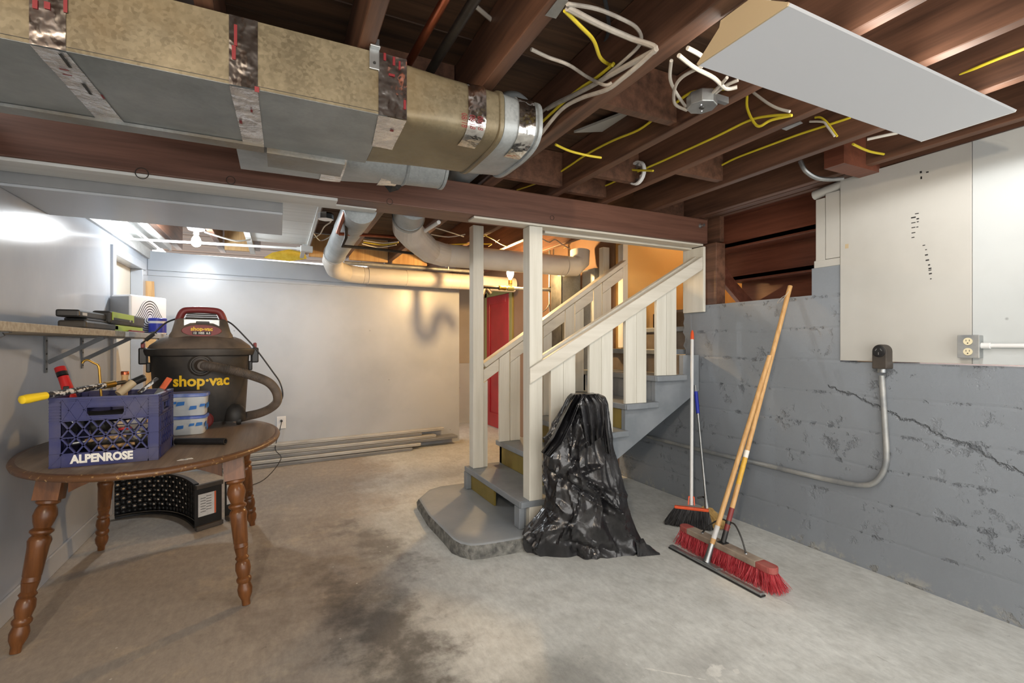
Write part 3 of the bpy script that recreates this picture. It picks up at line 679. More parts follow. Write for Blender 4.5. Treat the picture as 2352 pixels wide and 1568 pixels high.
# the lens leans inwards above its edge; these upper sides throw light at the joists
for ya, yb, sg in ((FY0 + 0.006, FY0 + 0.085, 1), (FY1 - 0.006, FY1 - 0.085, -1)):
    MB().prism([(FX0 + 0.008, ya, 2.1205), (FX0 + 0.008, yb, 2.176), (FX0 + 0.008, yb + 0.004 * sg, 2.173), (FX0 + 0.008, ya + 0.006 * sg, 2.1205)], (FX1 - FX0 - 0.016, 0, 0)).build('diffuser_side', emis('glowing_lens_side', (1.0, 0.95, 0.86), TUBE_SIDE), fx)
for x in (FX0, FX1 - 0.005):
    MB().prism([(x, FY0, 2.118), (x, FY0 + 0.004, 2.111), (x, FY1 - 0.004, 2.111), (x, FY1, 2.118), (x, FY1 - 0.085, 2.18), (x, FY1 - 0.09, 2.198), (x, FY0 + 0.09, 2.198), (x, FY0 + 0.085, 2.18)], (0.005, 0, 0)).build('end_cap', M['cream_metal'] if x < 2 else M['white_metal'], fx)
for i in range(5):
    ld = bpy.data.lights.new('tube_light', 'SPOT'); ld.energy = TUBE_W; ld.spot_size = math.radians(179); ld.spot_blend = 0.15; ld.shadow_soft_size = 0.0; ld.color = (1.0, 0.97, 0.93)
    lo = bpy.data.objects.new('tube_light', ld); col.objects.link(lo); lo.parent = fx; lo.location = Vector((FX0 + 0.13 + i * 0.26, 0.95, 2.105)) - fx.location

# ================================================================== DUCTS
trunk = thing('trunk_duct', 'large spangled sheet-metal trunk duct hanging in front of the beam', 'duct', (0, 1.83, 2.0))
DY0, DY1, DZ0, DZ1 = 1.60, 2.05, 1.995, 2.195
def sring(x, n, grow=0.0, shrink=0.0, cnt=40):
    cy, cz = (DY0 + DY1) / 2, (DZ0 + DZ1) / 2; hy, hz = (DY1 - DY0) / 2 + grow, (DZ1 - DZ0) / 2 + grow; out = []
    for k in range(cnt):
        a = 2 * math.pi * (k + 0.5) / cnt; c, s = math.cos(a), math.sin(a)
        out.append(Vector((x, cy + hy * math.copysign(abs(c) ** (2 / n), c), cz + hz * math.copysign(abs(s) ** (2 / n), s))))
    return out
MB().box(XL + 0.004, 0.32, DY0 + 0.0012, DY1, DZ0 + 0.0012, DZ1).build('duct_box', M['duct'], trunk)
MB().box(XL + 0.004, 0.32, DY0, DY0 + 0.001, DZ0 + 0.002, DZ1).build('front_sheet', M['duct_warm_lit'], trunk)
MB().box(XL + 0.004, 0.32, DY0, DY1, DZ0, DZ0 + 0.001).build('under_sheet', M['duct_floor_lit'], trunk)
MB().bar((XL + 0.004, DY0 - 0.0008, DZ0 + 0.012), (0.32, DY0 - 0.0008, DZ0 + 0.010), 0.0012, 0.0012).build('crease', M['dark_steel'], trunk)
MB().loft([sring(0.321, 14), sring(0.5, 6), sring(0.72, 4.2)]).build('duct_transition', M['duct_warm_lit'], trunk, smooth=True)
MB().loft([sring(0.721, 4.2, 0.002), sring(0.724, 4.2, 0.007), sring(0.738, 4.2, 0.007), sring(0.742, 4.2, 0.001)]).build('bead_ring', M['duct_warm_lit'], trunk, smooth=True)
MB().loft([sring(0.743, 4.0, 0.002), sring(0.88, 3.2, -0.002)]).build('duct_collar', M['round_duct'], trunk, smooth=True)
MB().loft([sring(0.8805, 3.2, 0.0), sring(0.884, 3.2, 0.007), sring(0.898, 3.2, 0.007), sring(0.90, 3.2, 0.0)]).build('end_cap', M['round_duct'], trunk, smooth=True)
MB().lathe([(0.085, 0), (0.085, 0.06), (0.075, 0.10), (0.05, 0.125), (0.0, 0.135)], (0.915, 1.90, 2.205), (0, 0, 1), 24).build('register_boot', M['round_duct'], trunk, smooth=True)
# lower seam flange and small torn scraps
MB().box(-0.80, -0.05, DY1 - 0.03, DY1 + 0.03, DZ0 - 0.012, DZ0 - 0.002).build('seam_flange', M['duct'], trunk)
MB().box(-0.04, 0.24, DY1 + 0.001, DY1 + 0.16, DZ0 - 0.02, DZ0 + 0.01).build('side_box', M['duct'], trunk)
# foil tape strips
def crumple(pts_fn, s0, s1, nu, nv, amp, seed):
    rnd = random.Random(seed); mb = MB(); rows = []
    for i in range(nu + 1):
        rows.append([pts_fn(i / nu, j / nv, rnd.uniform(-1, 1) * amp) for j in range(nv + 1)])
    vs = [p for r in rows for p in r]; fs = []
    for i in range(nu):
        for j in range(nv):
            a = i * (nv + 1) + j; fs.append((a, a + 1, a + nv + 2, a + nv + 1))
    mb.add(vs, fs); return mb
def tape(xt0, xt1, xb0, xb1, seed, zb=DY1 - 0.005):
    # wraps down the front face (straight) then back along the underside (slanting to xb)
    f = crumple(lambda s, t, j: Vector((xt0 + (xt1 - xt0) * t, DY0 - 0.0015 - abs(j), DZ1 - (DZ1 - DZ0) * s)), 0, 1, 6, 3, 0.0022, seed)
    f.build('foil_tape', M['foil'], trunk, smooth=True, sharp=0.5)
    g = crumple(lambda s, t, j: Vector((xt0 + (xt1 - xt0) * t + s * ((xb0 - xt0) * (1 - t) + (xb1 - xt1) * t), DY0 + (zb - DY0) * s, DZ0 - 0.0015 - abs(j))), 0, 1, 7, 3, 0.0022, seed + 1)
    g.build('foil_tape', M['foil_floor_lit'], trunk, smooth=True, sharp=0.5)
def fxp(u): return at(u, 150, Y=DY0).x
def bxp(u, v): return at(u, v, Z=DZ0).x
tape(at(68, 60, Y=DY0).x, at(152, 60, Y=DY0).x, at(222, 270, Z=DZ0).x, at(285, 278, Z=DZ0).x, 11)
tape(at(526, 100, Y=DY0).x, at(592, 100, Y=DY0).x, at(556, 312, Z=DZ0).x, at(606, 320, Z=DZ0).x, 13)
tape(at(869, 180, Y=DY0).x, at(934, 180, Y=DY0).x, at(858, 326, Z=DZ0).x, at(906, 333, Z=DZ0).x, 15, zb=1.86)
def tape_loft(x0, x1, n, a0, a1, seed, grow=0.002):   # tape round the rounded end
    rnd = random.Random(seed); cnt = 80; R0 = sring(x0, n, grow, cnt=cnt); R1 = sring(x1, n, grow, cnt=cnt); mb = MB(); ks = range(int(a0 * cnt), int(a1 * cnt) + 1); W = 4
    vs = []
    for k in ks:
        for j in range(W + 1):
            p = R0[k % cnt].lerp(R1[k % cnt], j / W); q = Vector((0, (DY0 + DY1) / 2, (DZ0 + DZ1) / 2)); d = Vector((0, p.y - q.y, p.z - q.z)).normalized()
            vs.append(p + d * rnd.uniform(0, 0.0025))
    fs = [(i * (W + 1) + j, i * (W + 1) + j + 1, (i + 1) * (W + 1) + j + 1, (i + 1) * (W + 1) + j) for i in range(len(ks) - 1) for j in range(W)]
    mb.add(vs, fs); mb.build('foil_tape', M['foil'], trunk, smooth=True, sharp=0.5)
tape_loft(0.600, 0.668, 4.6, 0.36, 0.72, 21, 0.004)
tape_loft(0.800, 0.868, 3.5, 0.36, 0.72, 22, 0.005)
# printed marks on tape
for u, v, txt in ((1085, 280, '08/18'), (1103, 283, '08/18'), (1066, 276, '08/18')):
    p = at(u, v, Y=DY0 - 0.009); lettering(txt, 0.030, p, (0, 0, -1), (1, 0, 0), M['red_print'], trunk, 'tape_print', wide=0.75)
def mark(p, ax, ay, w, h, mat=None):
    p = Vector(p); MB().add([p - ax*w - ay*h, p + ax*w - ay*h, p + ax*w + ay*h, p - ax*w + ay*h], [(0, 1, 2, 3)]).build('tape_print', mat or M['red_print'], trunk)
ex, ey, ez = Vector((1,0,0)), Vector((0,1,0)), Vector((0,0,1))
for u, v, w, h in ((80, 8, .005, .012), (108, 12, .006, .009), (150, 10, .004, .02), (541, 80, .004, .03), (537, 120, .005, .02), (590, 205, .006, .008), (884, 130, .004, .012), (905, 140, .004, .014), (918, 150, .003, .014), (900, 172, .010, .004), (930, 240, .004, .015)):
    mark(at(u, v, Y=DY0 - 0.0055), ex, ez, w, h)
for u, v, w, h in ((147, 160, .010, .003), (155, 172, .010, .003), (236, 222, .003, .014), (553, 280, .004, .014), (578, 255, .003, .010), (900, 300, .006, .008)):
    mark(at(u, v, Z=DZ0 - 0.0055), ex, ey, w, h)
for u, v in ((200, 205), (150, 140)):
    mark(at(u, v, Z=DZ0 - 0.0055), ex, ey, 0.004, 0.035, M['dark_steel'])
# hanger strap on the joist
hs = thing('hanger_strap', 'short metal strap holding the trunk duct to a joist', 'strap', (0.28, 1.59, 2.1))
p = at(860, 90, Y=DY0 - 0.006)
MB().bar((p.x, DY0 - 0.005, 2.135), (p.x, DY0 - 0.005, 2.235), 0.032, 0.006, (0, 1, 0)).build('strap_leg', M['steel'], hs, bevel=0.002)
MB().bar((p.x, DY0 - 0.028, 2.2005), (p.x, DY0 - 0.004, 2.2005), 0.032, 0.006, (0, 0, 1)).build('strap_lip', M['steel'], hs, bevel=0.002)
MB().lathe([(0.005, 0), (0.004, 0.003)], (p.x, DY0 - 0.008, 2.155), (0, -1, 0), 10).build('nail_head', M['dark_steel'], hs)

# branch ducts behind the trunk
br = thing('branch_duct', 'smaller galvanised branch duct with rounded end under the trunk duct', 'duct', (0.3, 2.3, 2.0))
ring2 = lambda x, n, cy, cz, hy, hz: [Vector((x, cy + hy * math.copysign(abs(math.cos(a)) ** (2/n), math.cos(a)), cz + hz * math.copysign(abs(math.sin(a)) ** (2/n), math.sin(a)))) for a in [2*math.pi*(k+.5)/32 for k in range(32)]]
MB().loft([ring2(-0.15, 8, 2.30, 2.112, 0.17, 0.09), ring2(0.2, 6, 2.29, 2.107, 0.16, 0.092), ring2(0.52, 2.2, 2.26, 2.102, 0.105, 0.10)]).build('duct_body', M['round_duct'], br, smooth=True)
MB().loft([ring2(0.521, 2, 2.26, 2.102, 0.106, 0.101), ring2(0.527, 2, 2.26, 2.102, 0.111, 0.106), ring2(0.536, 2, 2.26, 2.102, 0.106, 0.101)]).build('bead_ring', M['round_duct'], br, smooth=True)
MB().loft([ring2(0.537, 2, 2.26, 2.102, 0.104, 0.099), ring2(0.70, 2, 2.25, 2.102, 0.102, 0.097)]).build('duct_collar', M['round_duct'], br, smooth=True)
MB().loft([ring2(0.701, 2, 2.25, 2.102, 0.106, 0.101), ring2(0.715, 2, 2.25, 2.102, 0.106, 0.101)]).build('end_cap', M['round_duct'], br, smooth=True)
def btape(x0, x1, h0, h1, seed):
    rnd = random.Random(seed); vs = []; cnt = 32; ks = range(14, 27)
    for k in ks:
        for j in range(5):
            t = j / 4; a = 2*math.pi*(k+.5)/32; n = h0[2] + (h1[2]-h0[2]) * t; hy = h0[0] + (h1[0]-h0[0])*t; hz = h0[1]+(h1[1]-h0[1])*t
            r = 1.03 + rnd.uniform(0, 0.02); vs.append(Vector((x0 + (x1-x0)*t, 2.285 + r*hy*math.copysign(abs(math.cos(a))**(2/n), math.cos(a)), 2.107 + r*hz*math.copysign(abs(math.sin(a))**(2/n), math.sin(a)))))
    fs = [(i*5+j, i*5+j+1, (i+1)*5+j+1, (i+1)*5+j) for i in range(len(ks)-1) for j in range(4)]
    MB().add(vs, fs).build('foil_tape', M['foil_floor_lit'], br, smooth=True, sharp=0.5)
btape(0.17, 0.26, (0.164, 0.092, 6), (0.155, 0.093, 5.4), 31)
btape(0.42, 0.50, (0.128, 0.098, 3.2), (0.112, 0.1, 2.4), 33)
# black plastic hanging under the branch duct
rb = random.Random(8); pts = [at(u, v, Y=2.46) for u, v in ((872, 388), (882, 425), (895, 442), (915, 436), (932, 418), (925, 395))]
cb = at(903, 425, Y=2.42)
bagb = MB(); bagb.add(pts + [cb, at(890, 405, Y=2.40), at(915, 408, Y=2.41)], [(0, 1, 7), (1, 2, 6, 7), (2, 3, 6), (3, 4, 8, 6), (4, 5, 8), (5, 0, 7, 8), (6, 8, 7), (5, 4, 3, 2, 1, 0)])
tag(bagb.build('plastic_scrap', M['bag'], smooth=True, sharp=0.4), 'black plastic scrap hanging over the beam below the ducts', 'plastic')
# round pipes over the beam
ov = thing('elbow_duct', 'round galvanised elbow duct passing over the beam behind the trunk end', 'duct', (0.95, 2.4, 2.25))
MB().tube(spline([(0.78, 2.22, 2.30), (0.92, 2.30, 2.30), (0.985, 2.42, 2.305), (1.002, 2.62, 2.312), (1.002, 2.95, 2.312)], 4), 0.088, 20).build('duct_pipe', M['round_duct'], ov, smooth=True)
MB().lathe([(0.092, 0), (0.095, 0.006), (0.092, 0.012)], (1.015, 2.55, 2.31), (0.05, 1, 0), 24).build('bead_ring', M['round_duct'], ov, smooth=True)
# white ducts of the back room
dA = thing('back_wall_duct', 'white painted round duct running along the back wall', 'duct', (1.2, 5.25, 1.97))
R = 0.094; ZA = 2.022
MB().tube([(0.425, 2.89, 2.04), (0.44, 3.6, 2.06)], R, 24).build('duct_pipe', M['round_duct'], dA, smooth=True)
MB().tube([(0.44, 3.6, 2.06), (0.465, 4.75, 2.082)], R - 0.003, 24).build('duct_pipe', M['round_duct'], dA, smooth=True)
MB().lathe([(R + 0.003, 0), (R + 0.005, 0.006), (R + 0.003, 0.012)], (0.463, 4.68, 2.08), (0, 1, 0), 24).build('bead_ring', M['white_duct'], dA, smooth=True)
elb = [Vector((0.465, 4.75, 2.082)), Vector((0.475, 5.05, 2.07)), Vector((0.53, 5.35, 2.04)), Vector((0.66, 5.53, ZA + 0.005)), Vector((0.84, 5.59, ZA))]
MB().tube(elb, R, 24).build('elbow', M['white_duct'], dA, smooth=True, sharp=0.35)
xe = 2.75
MB().tube([(0.84, 5.59, ZA), (1.33, 5.60, ZA)], R - 0.002, 24).build('duct_pipe', M['white_duct'], dA, smooth=True)
MB().tube([(1.33, 5.60, ZA), (xe, 5.65, ZA)], R, 24).build('duct_pipe', M['white_duct'], dA, smooth=True)
for x in (0.85, 0.90, 1.325, 1.88, 1.98):
    MB().lathe([(R, 0), (R + 0.003, 0.004), (R, 0.008)], (x, 5.59 + (x - 0.84) * 0.03, ZA), (1, 0.03, 0), 24).build('bead_ring', M['white_duct'], dA, smooth=True)
dB = thing('stair_duct', 'white painted round duct with elbow crossing above the staircase', 'duct', (1.8, 4.1, 2.03))
RB = 0.1
MB().tube([(0.73, 2.89, 2.10), (0.74, 3.0, 2.09), (0.76, 3.14, 2.07)], RB, 24).build('duct_pipe', M['round_duct'], dB, smooth=True)
MB().lathe([(RB + 0.002, 0), (RB + 0.006, 0.008), (RB + 0.002, 0.016)], (0.752, 3.08, 2.078), (0.12, 1, -0.1), 24).build('bead_ring', M['steel'], dB, smooth=True)
MB().tube([(0.76, 3.14, 2.07), (0.80, 3.32, 2.05), (0.90, 3.52, 2.04), (1.03, 3.75, 2.035), (1.13, 3.93, 2.032), (1.30, 4.06, 2.03)], RB, 24).build('elbow', M['white_duct'], dB, smooth=True, sharp=0.25)
MB().tube([(1.30, 4.06, 2.03), (2.55, 4.10, 2.03)], RB - 0.002, 24).build('duct_pipe', M['white_duct'], dB, smooth=True)
MB().tube([(2.55, 4.10, 2.03), (2.68, 4.11, 2.035), (2.75, 4.12, 2.09), (2.76, 4.13, 2.2)], RB, 24).build('elbow', M['white_duct'], dB, smooth=True, sharp=0.3)
for x in (1.32, 2.5):
    MB().lathe([(RB, 0), (RB + 0.003, 0.004), (RB, 0.008)], (x, 4.065 + (x - 1.3) * 0.032, 2.03), (1, 0, 0), 24).build('bead_ring', M['white_duct'], dB, smooth=True)
# sheet-metal stack beyond the stairs
ms = thing('metal_stack', 'upright sheet-metal duct stack behind the far railing', 'duct', (2.72, 4.35, 0))
MB().box(2.62, 2.84, 4.24, 4.44, 0.6, 2.0).build('stack_box', M['duct'], ms, bevel=0.003)
MB().box(2.605, 2.619, 4.24, 4.45, 0.6, 2.01).build('stack_flange', M['dark_steel'], ms)
MB().box(2.86, 2.93, 4.02, 4.24, 0.6, 2.02).build('stack_box', M['round_duct'], ms, bevel=0.003)

# pipe with the tee that carries the warm bulb, valve and loose pipes
pt = thing('tee_pipe', 'horizontal yellowed pipe with tee fitting under the warm bulb', 'pipe', (cw.x, 4.53, cw.z - 0.15))
zt = cw.z - 0.158; YT = 4.53
MB().tube([(cw.x - 0.06, YT, zt), (2.88, YT, zt + 0.01)], 0.017, 14).build('pipe_run', M['pipe_paint'], pt, smooth=True)
MB().tube([(cw.x - 0.33, YT, zt), (cw.x - 0.05, YT, zt)], 0.016, 14).build('pipe_run', M['iron'], pt, smooth=True)
MB().lathe([(0.022, -0.04), (0.026, -0.03), (0.022, -0.01), (0.022, 0.01), (0.026, 0.03), (0.022, 0.04)], (cw.x - 0.09, YT, zt), (1, 0, 0), 14).build('coupling', M['brass'], pt, smooth=True)
MB().lathe([(0.026, -0.035), (0.026, 0.035)], (cw.x, YT, zt), (1, 0, 0), 14).build('tee', M['olive_trim'], pt, smooth=True)
MB().lathe([(0.026, 0.0), (0.02, 0.03), (0.02, 0.045)], (cw.x, YT, zt), (0, 0, 1), 14).build('tee_neck', M['olive_trim'], pt, smooth=True)
vp = thing('valve_pipe', 'upright steel pipe with a small round valve handle beyond the stairs', 'pipe', (2.5, 4.6, 1.5))
va = at(1262, 665, Y=4.6)
MB().tube([(va.x, 4.6, 2.43), (va.x, 4.6, va.z - 0.15), (va.x + 0.005, 4.6, va.z - 0.26), (va.x - 0.04, 4.6, va.z - 0.30)], 0.011, 10).build('pipe_run', M['steel'], vp, smooth=True)
MB().tube(spline([(va.x + 0.06, 4.6, 2.43), (va.x + 0.035, 4.6, va.z + 0.06), (va.x + 0.012, 4.6, va.z - 0.02)], 4), 0.006, 8).build('pipe_run', M['steel'], vp, smooth=True)
MB().tube(spline([(va.x - 0.01, 4.59, va.z - 0.16), (va.x - 0.05, 4.59, va.z - 0.22), (va.x - 0.12, 4.59, va.z - 0.26)], 5), 0.006, 8).build('hose', M['steel'], vp, smooth=True)
MB().lathe([(0.008, -0.05), (0.008, -0.02), (0.022, -0.02), (0.024, -0.014), (0.022, -0.006), (0.01, -0.004)][::-1], (va.x + 0.0, 4.6, va.z), (1, 0, 0), 12).build('valve_handle', M['dark_steel'], vp, smooth=True)
MB().lathe([(0.018, -0.03), (0.018, 0.03)], (va.x, 4.6, va.z), (0, 0, 1), 12).build('valve_body', M['dark_steel'], vp, smooth=True)
MB().bar((cw.x + 0.35, YT, zt + 0.012), (cw.x + 0.35, YT, SUB - 0.002), 0.012, 0.003, (0, 1, 0)).build('hanger', M['steel'], pt)
# drain trap behind the far post, it throws the curled shadow on the back wall
dt = thing('drain_trap', 'small curled drain trap pipe hidden behind the far post', 'pipe', (1.96, 4.97, 1.7))
X0 = 1.962; Y0 = 4.97
MB().tube(spline([(X0, Y0, 2.42), (X0, Y0, 1.93), (X0, Y0, 1.85), (X0 + 0.012, Y0, 1.795), (X0 + 0.042, Y0, 1.773), (X0 + 0.072, Y0, 1.80), (X0 + 0.09, Y0, 1.86), (X0 + 0.115, Y0, 1.878), (X0 + 0.145, Y0, 1.85), (X0 + 0.17, Y0, 1.82)], 5), 0.025, 12).build('trap_pipe', M['iron'], dt, smooth=True)

# copper and iron pipes
cp = thing('copper_pipe', 'copper pipe running below the joists above the trunk duct', 'pipe', (0.45, 1.2, 2.25))
MB().tube([at(1045, -40, Z=2.27), at(950, 125, Z=2.27), at(930, 160, Z=2.27)], 0.014, 12).build('pipe_run', M['copper'], cp, smooth=True)
ip = thing('iron_pipe', 'dark iron pipe running beside the copper pipe above the trunk duct', 'pipe', (0.5, 1.2, 2.25))
MB().tube([at(1115, -40, Z=2.26), at(1005, 135, Z=2.26), at(985, 170, Z=2.26)], 0.016, 12).build('pipe_run', M['iron'], ip, smooth=True)
tag(MB().tube([at(1085, 8, Z=2.40), at(1155, 68, Z=2.40)], 0.008, 8).build('thin_rod', M['cable_grey'], smooth=True), 'thin pale rod lying across the subfloor above the trunk duct', 'rod')
cp2 = thing('copper_branch', 'copper pipe elbow coming down beside the round duct behind the beam', 'pipe', (0.3, 3.3, 2.1))
MB().tube([at(793, 486, Y=2.92), at(776, 534, Y=3.25)], 0.012, 10).build('pipe_run', M['copper'], cp2, smooth=True)
MB().tube([at(780, 537, Y=3.25), at(850, 540, Y=3.42), at(925, 545, Y=3.62)], 0.011, 10).build('pipe_run', M['copper'], cp2, smooth=True)
MB().tube([at(805, 486, Y=2.93), at(796, 515, Y=3.1), at(795, 545, Y=3.2), at(786, 565, Y=3.3), at(850, 570, Y=3.5), at(950, 582, Y=3.75)], 0.010, 10).build('pipe_run', M['iron'], cp2, smooth=True)
lp = thing('pipe_above_duct', 'thin pale pipe lying above the back wall duct', 'pipe', (1.2, 5.5, 2.1))
MB().tube([at(790, 603, Y=5.70), at(1040, 620, Y=5.74), at(1110, 625, Y=5.75)], 0.022, 10).build('pipe_run', M['pipe_paint'], lp, smooth=True)
for u, v in ((830, 606), (1030, 620)):
    p = at(u, v, Y=5.715); MB().bar(p, (p.x, p.y, SUB - 0.001), 0.012, 0.003, (0, 1, 0)).build('hanger', M['steel'], lp)

# white conduit with its box in the back room
cd = thing('white_conduit', 'thin white conduit with square box running across below the back room ceiling', 'conduit', (-0.5, 4.8, 2.1))
ca = Vector((XL + 0.02, 4.88, 2.105)); cb2 = at(690, 571, Z=2.1)
MB().tube([ca, cb2], 0.011, 10).build('conduit_pipe', M['white_metal'], cd, smooth=True)
MB().lathe([(0.016, -0.03), (0.016, 0.0)], cb2, (cb2 - ca), 12).build('connector', M['white_metal'], cd, smooth=True)
MB().box(cb2.x, cb2.x + 0.10, cb2.y - 0.035, cb2.y + 0.035, 2.075, 2.125).build('junction_box', M['white_metal'], cd, bevel=0.004)
MB().box(cb2.x + 0.02, cb2.x + 0.055, cb2.y + 0.036, cb2.y + 0.7, 2.13, 2.15).build('mounting_strip', M['white_wood'], cd)
tag(MB().loft([[at(605 + a, 588 + b, Y=5.50 + c * 0.1) for a, b in ((0, 4), (20, -8), (60, -16), (95, -8), (100, 6), (60, 12))] for c in (0, 1)]).build('insulation_batt', M['insulation'], smooth=True), 'yellow insulation scrap tucked above the back wall', 'insulation')
tag(MB().tube(spline([at(470, 532, Y=4.66), at(510, 545, Y=4.7), at(545, 553, Y=4.75), at(575, 550, Y=4.8)], 5), 0.007, 8).build('lamp_cable', M['cable_white'], smooth=True), 'white cable sagging from the cool bulb holder', 'cable')
def box_round(name, label, c, r, h, mat, axis=(0, 0, -1)):
    t = thing(name, label, 'junction box', c)
    MB().lathe([(r * 0.96, 0), (r, h * 0.2), (r, h)], c, axis, 8).build('box_body', mat, t)
    return t
jb2 = box_round('metal_box', 'small shiny metal junction box behind the beam by the white boards', at(748, 490, Y=3.4), 0.05, 0.04, M['chrome'])

# ================================================================== CABLES
def cable(label, pts, mat, r=0.006, group=None, flat=0.6, name='cable'):
    return tag(MB().tube(spline(pts, 5), r, 8, flat=1.0).build(name, M[mat], smooth=True), label, 'cable', group)
def on(lst, **kw): return [at(u, v, **kw) for u, v in lst]
J3 = 1.60 - 0.032; J4 = 1.985 - 0.032; J5 = 2.41 - 0.032
cable('yellow cable stapled along the joist behind the junction box', on([(1188,436),(1258,411),(1303,384),(1348,354),(1407,323),(1467,298),(1512,265),(1550,238),(1586,213),(1622,208),(1680,203)], X=J3), 'cable_yellow')
cable('short yellow cable crossing between joists left of the round white box', on([(1276,332),(1310,347),(1350,357),(1381,362)], Z=2.215), 'cable_yellow')
cable('long yellow cable running through the round white box along a joist', on([(1331,429),(1378,430),(1437,405),(1482,387),(1556,354),(1646,313),(1720,277),(1770,266),(1815,264)], X=J4), 'cable_yellow')
cable('short yellow cable bent across the round white box', on([(1422,380),(1446,389),(1475,391),(1500,392)], X=J4 - 0.04), 'cable_yellow')
cable('yellow cable along the joist nearest the stair opening', on([(1573,396),(1631,390),(1690,363),(1750,340),(1831,310),(1905,286),(1953,270)], X=J5), 'cable_yellow')
cable('yellow cable drooping in a loop beside the white cable near the fixture', on([(1716,220),(1716,247),(1729,277),(1744,290),(1771,276),(1819,265)], X=J4 - 0.03), 'cable_yellow')
cable('white cable coming down above the drooping yellow loop', on([(1731,213),(1765,238),(1790,250),(1814,256)], X=J4 - 0.035), 'cable_white')
cable('yellow cable bent down beside the fixture edge', on([(1872,270),(1885,270),(1900,282),(1923,313)], X=J5 - 0.02), 'cable_yellow', 0.005)
cable('white cable bent down beside the yellow one at the fixture edge', on([(1860,279),(1890,280),(1900,290),(1917,313)], X=J5 - 0.035), 'cable_white', 0.005)
cable('short yellow cable end below the far corner of the fixture', on([(1959,331),(1995,347),(2030,354)], Z=2.23), 'cable_yellow')
cable('short white cable below the far corner of the fixture', on([(1992,320),(2024,313),(2062,305)], Z=2.22), 'cable_white', 0.007)
cable('yellow cable at the far right between two joists', on([(2205,172),(2280,140),(2352,112),(2420,85)], Z=2.30), 'cable_yellow')
X2 = 1.135 - 0.055
cable('white cable arching from the taped joist and along the next one', [at(1303,9,Z=2.2), at(1372,21,Z=2.25), at(1437,48,Z=2.27), at(1464,66,Z=2.27), at(1473,89,X=X2), at(1461,113,X=X2), at(1407,161,X=X2), at(1363,194,X=X2), at(1273,238,X=X2), at(1230,268,X=X2)], 'cable_grey', 0.006)
cable('wide white cable stretched from the taped joist to the next joist', [at(1303,18,Z=2.2), at(1378,57,Z=2.22), at(1452,89,Z=2.24), at(1506,110,X=X2), at(1482,128,X=X2), at(1422,161,X=X2), at(1348,203,X=X2), at(1258,250,X=X2)], 'cable_grey', 0.009)
cable('white cable folded back low along the joist beside the duct end', on([(1506,113),(1467,149),(1431,179),(1393,206),(1333,226),(1288,253),(1241,310)], X=X2 - 0.012), 'cable_grey', 0.008)
cable('thin dusty white cable sagging from the taped joist into the bundle', [at(1220,113,Z=2.22), at(1258,131,Z=2.22), at(1306,149,Z=2.22), at(1348,176,X=X2 - 0.02), at(1387,195,X=X2 - 0.02), at(1404,191,X=X2)], 'cable_grey', 0.006)
cable('yellow cable hanging from the taped joist into the bundle', [at(1297,24,Z=2.2), at(1333,60,Z=2.2), at(1363,92,Z=2.21), at(1378,131,Z=2.22), at(1395,146,X=X2), at(1407,150,X=X2)], 'cable_yellow', 0.006)
cable('yellow cable lying inside the white bundle beside the duct end', on([(1410,146),(1369,179),(1318,214),(1244,281)], X=X2 + 0.004), 'cable_yellow', 0.006)
cable('dark cable hanging between joists behind the white bundle', [at(1388,-10,Z=2.40), at(1397,74,Z=2.39), at(1363,143,Z=2.38), at(1318,203,Z=2.38)], 'cable_dark', 0.007)
cable('white cable end drooping from the joist to the junction box', on([(1542,139),(1539,179),(1550,208),(1574,244)], Z=2.205), 'cable_white', 0.006)
cable('white cable curving round into the side of the junction box', on([(1613,152),(1568,176),(1550,203),(1550,238),(1577,253)], Z=2.19), 'cable_grey', 0.006)
cable('thick white cable hanging in a swag above the junction box', on([(1559,127),(1595,155),(1640,179),(1667,203),(1693,200)], Z=2.185), 'cable_white', 0.007)
cable('white cable rising from the junction box to the fixture', on([(1632,218),(1655,195),(1670,178)], Z=2.185), 'cable_grey', 0.006)
cable('second white cable rising from the junction box to the fixture', on([(1640,216),(1668,196),(1695,184)], Z=2.19), 'cable_grey', 0.006)
cable('short white cable stub at the left end of the fixture', on([(1579,110),(1600,121),(1614,130)], Z=2.2), 'cable_white', 0.007)
for i, (ll, pts) in enumerate((('white cable loop hanging by the metal box behind the beam', [(745,497),(760,508),(745,520),(735,537),(722,545)]), ('white cable curling low behind the white ceiling boards', [(720,535),(735,552),(755,545),(770,530)]),
        ('white cable line below the copper pipe in the back room', [(835,552),(880,558),(915,555)]), ('lower white cable line below the copper pipe in the back room', [(832,560),(870,568),(910,562)]),
        ('pale cable crossing above the stair duct', [(1000,523),(1040,535),(1065,543)]), ('pale curved cable above the stair duct near the far post', [(990,538),(1030,544),(1068,538)]))):
    cable(ll, on(pts, Z=2.2), 'cable_white', 0.005)
cable('yellow cable line below the copper pipe in the back room', on([(835,556),(880,562),(915,557)], Z=2.2), 'cable_yellow', 0.005)
cable('yellow cable running above the stair duct', on([(1000,563),(1040,561),(1075,560),(1130,560)], Z=2.19), 'cable_yellow', 0.005)
cable('pale yellow cable curling above the stair duct between the posts', on([(1112,540),(1130,548),(1150,560),(1165,566)], Z=2.19), 'cable_yellow', 0.005)
cable('pale cable curling above the stair duct right of the near post', on([(1245,548),(1262,556),(1275,550),(1290,560),(1310,572)], Z=2.19), 'cable_grey', 0.005)
tag(MB().tube([at(977,530,Y=3.2), at(1008,510,Y=2.95)], 0.013, 10).build('white_pipe_stub', M['white_metal'], smooth=True), 'short white pipe stub behind the beam beside the stair duct', 'pipe')
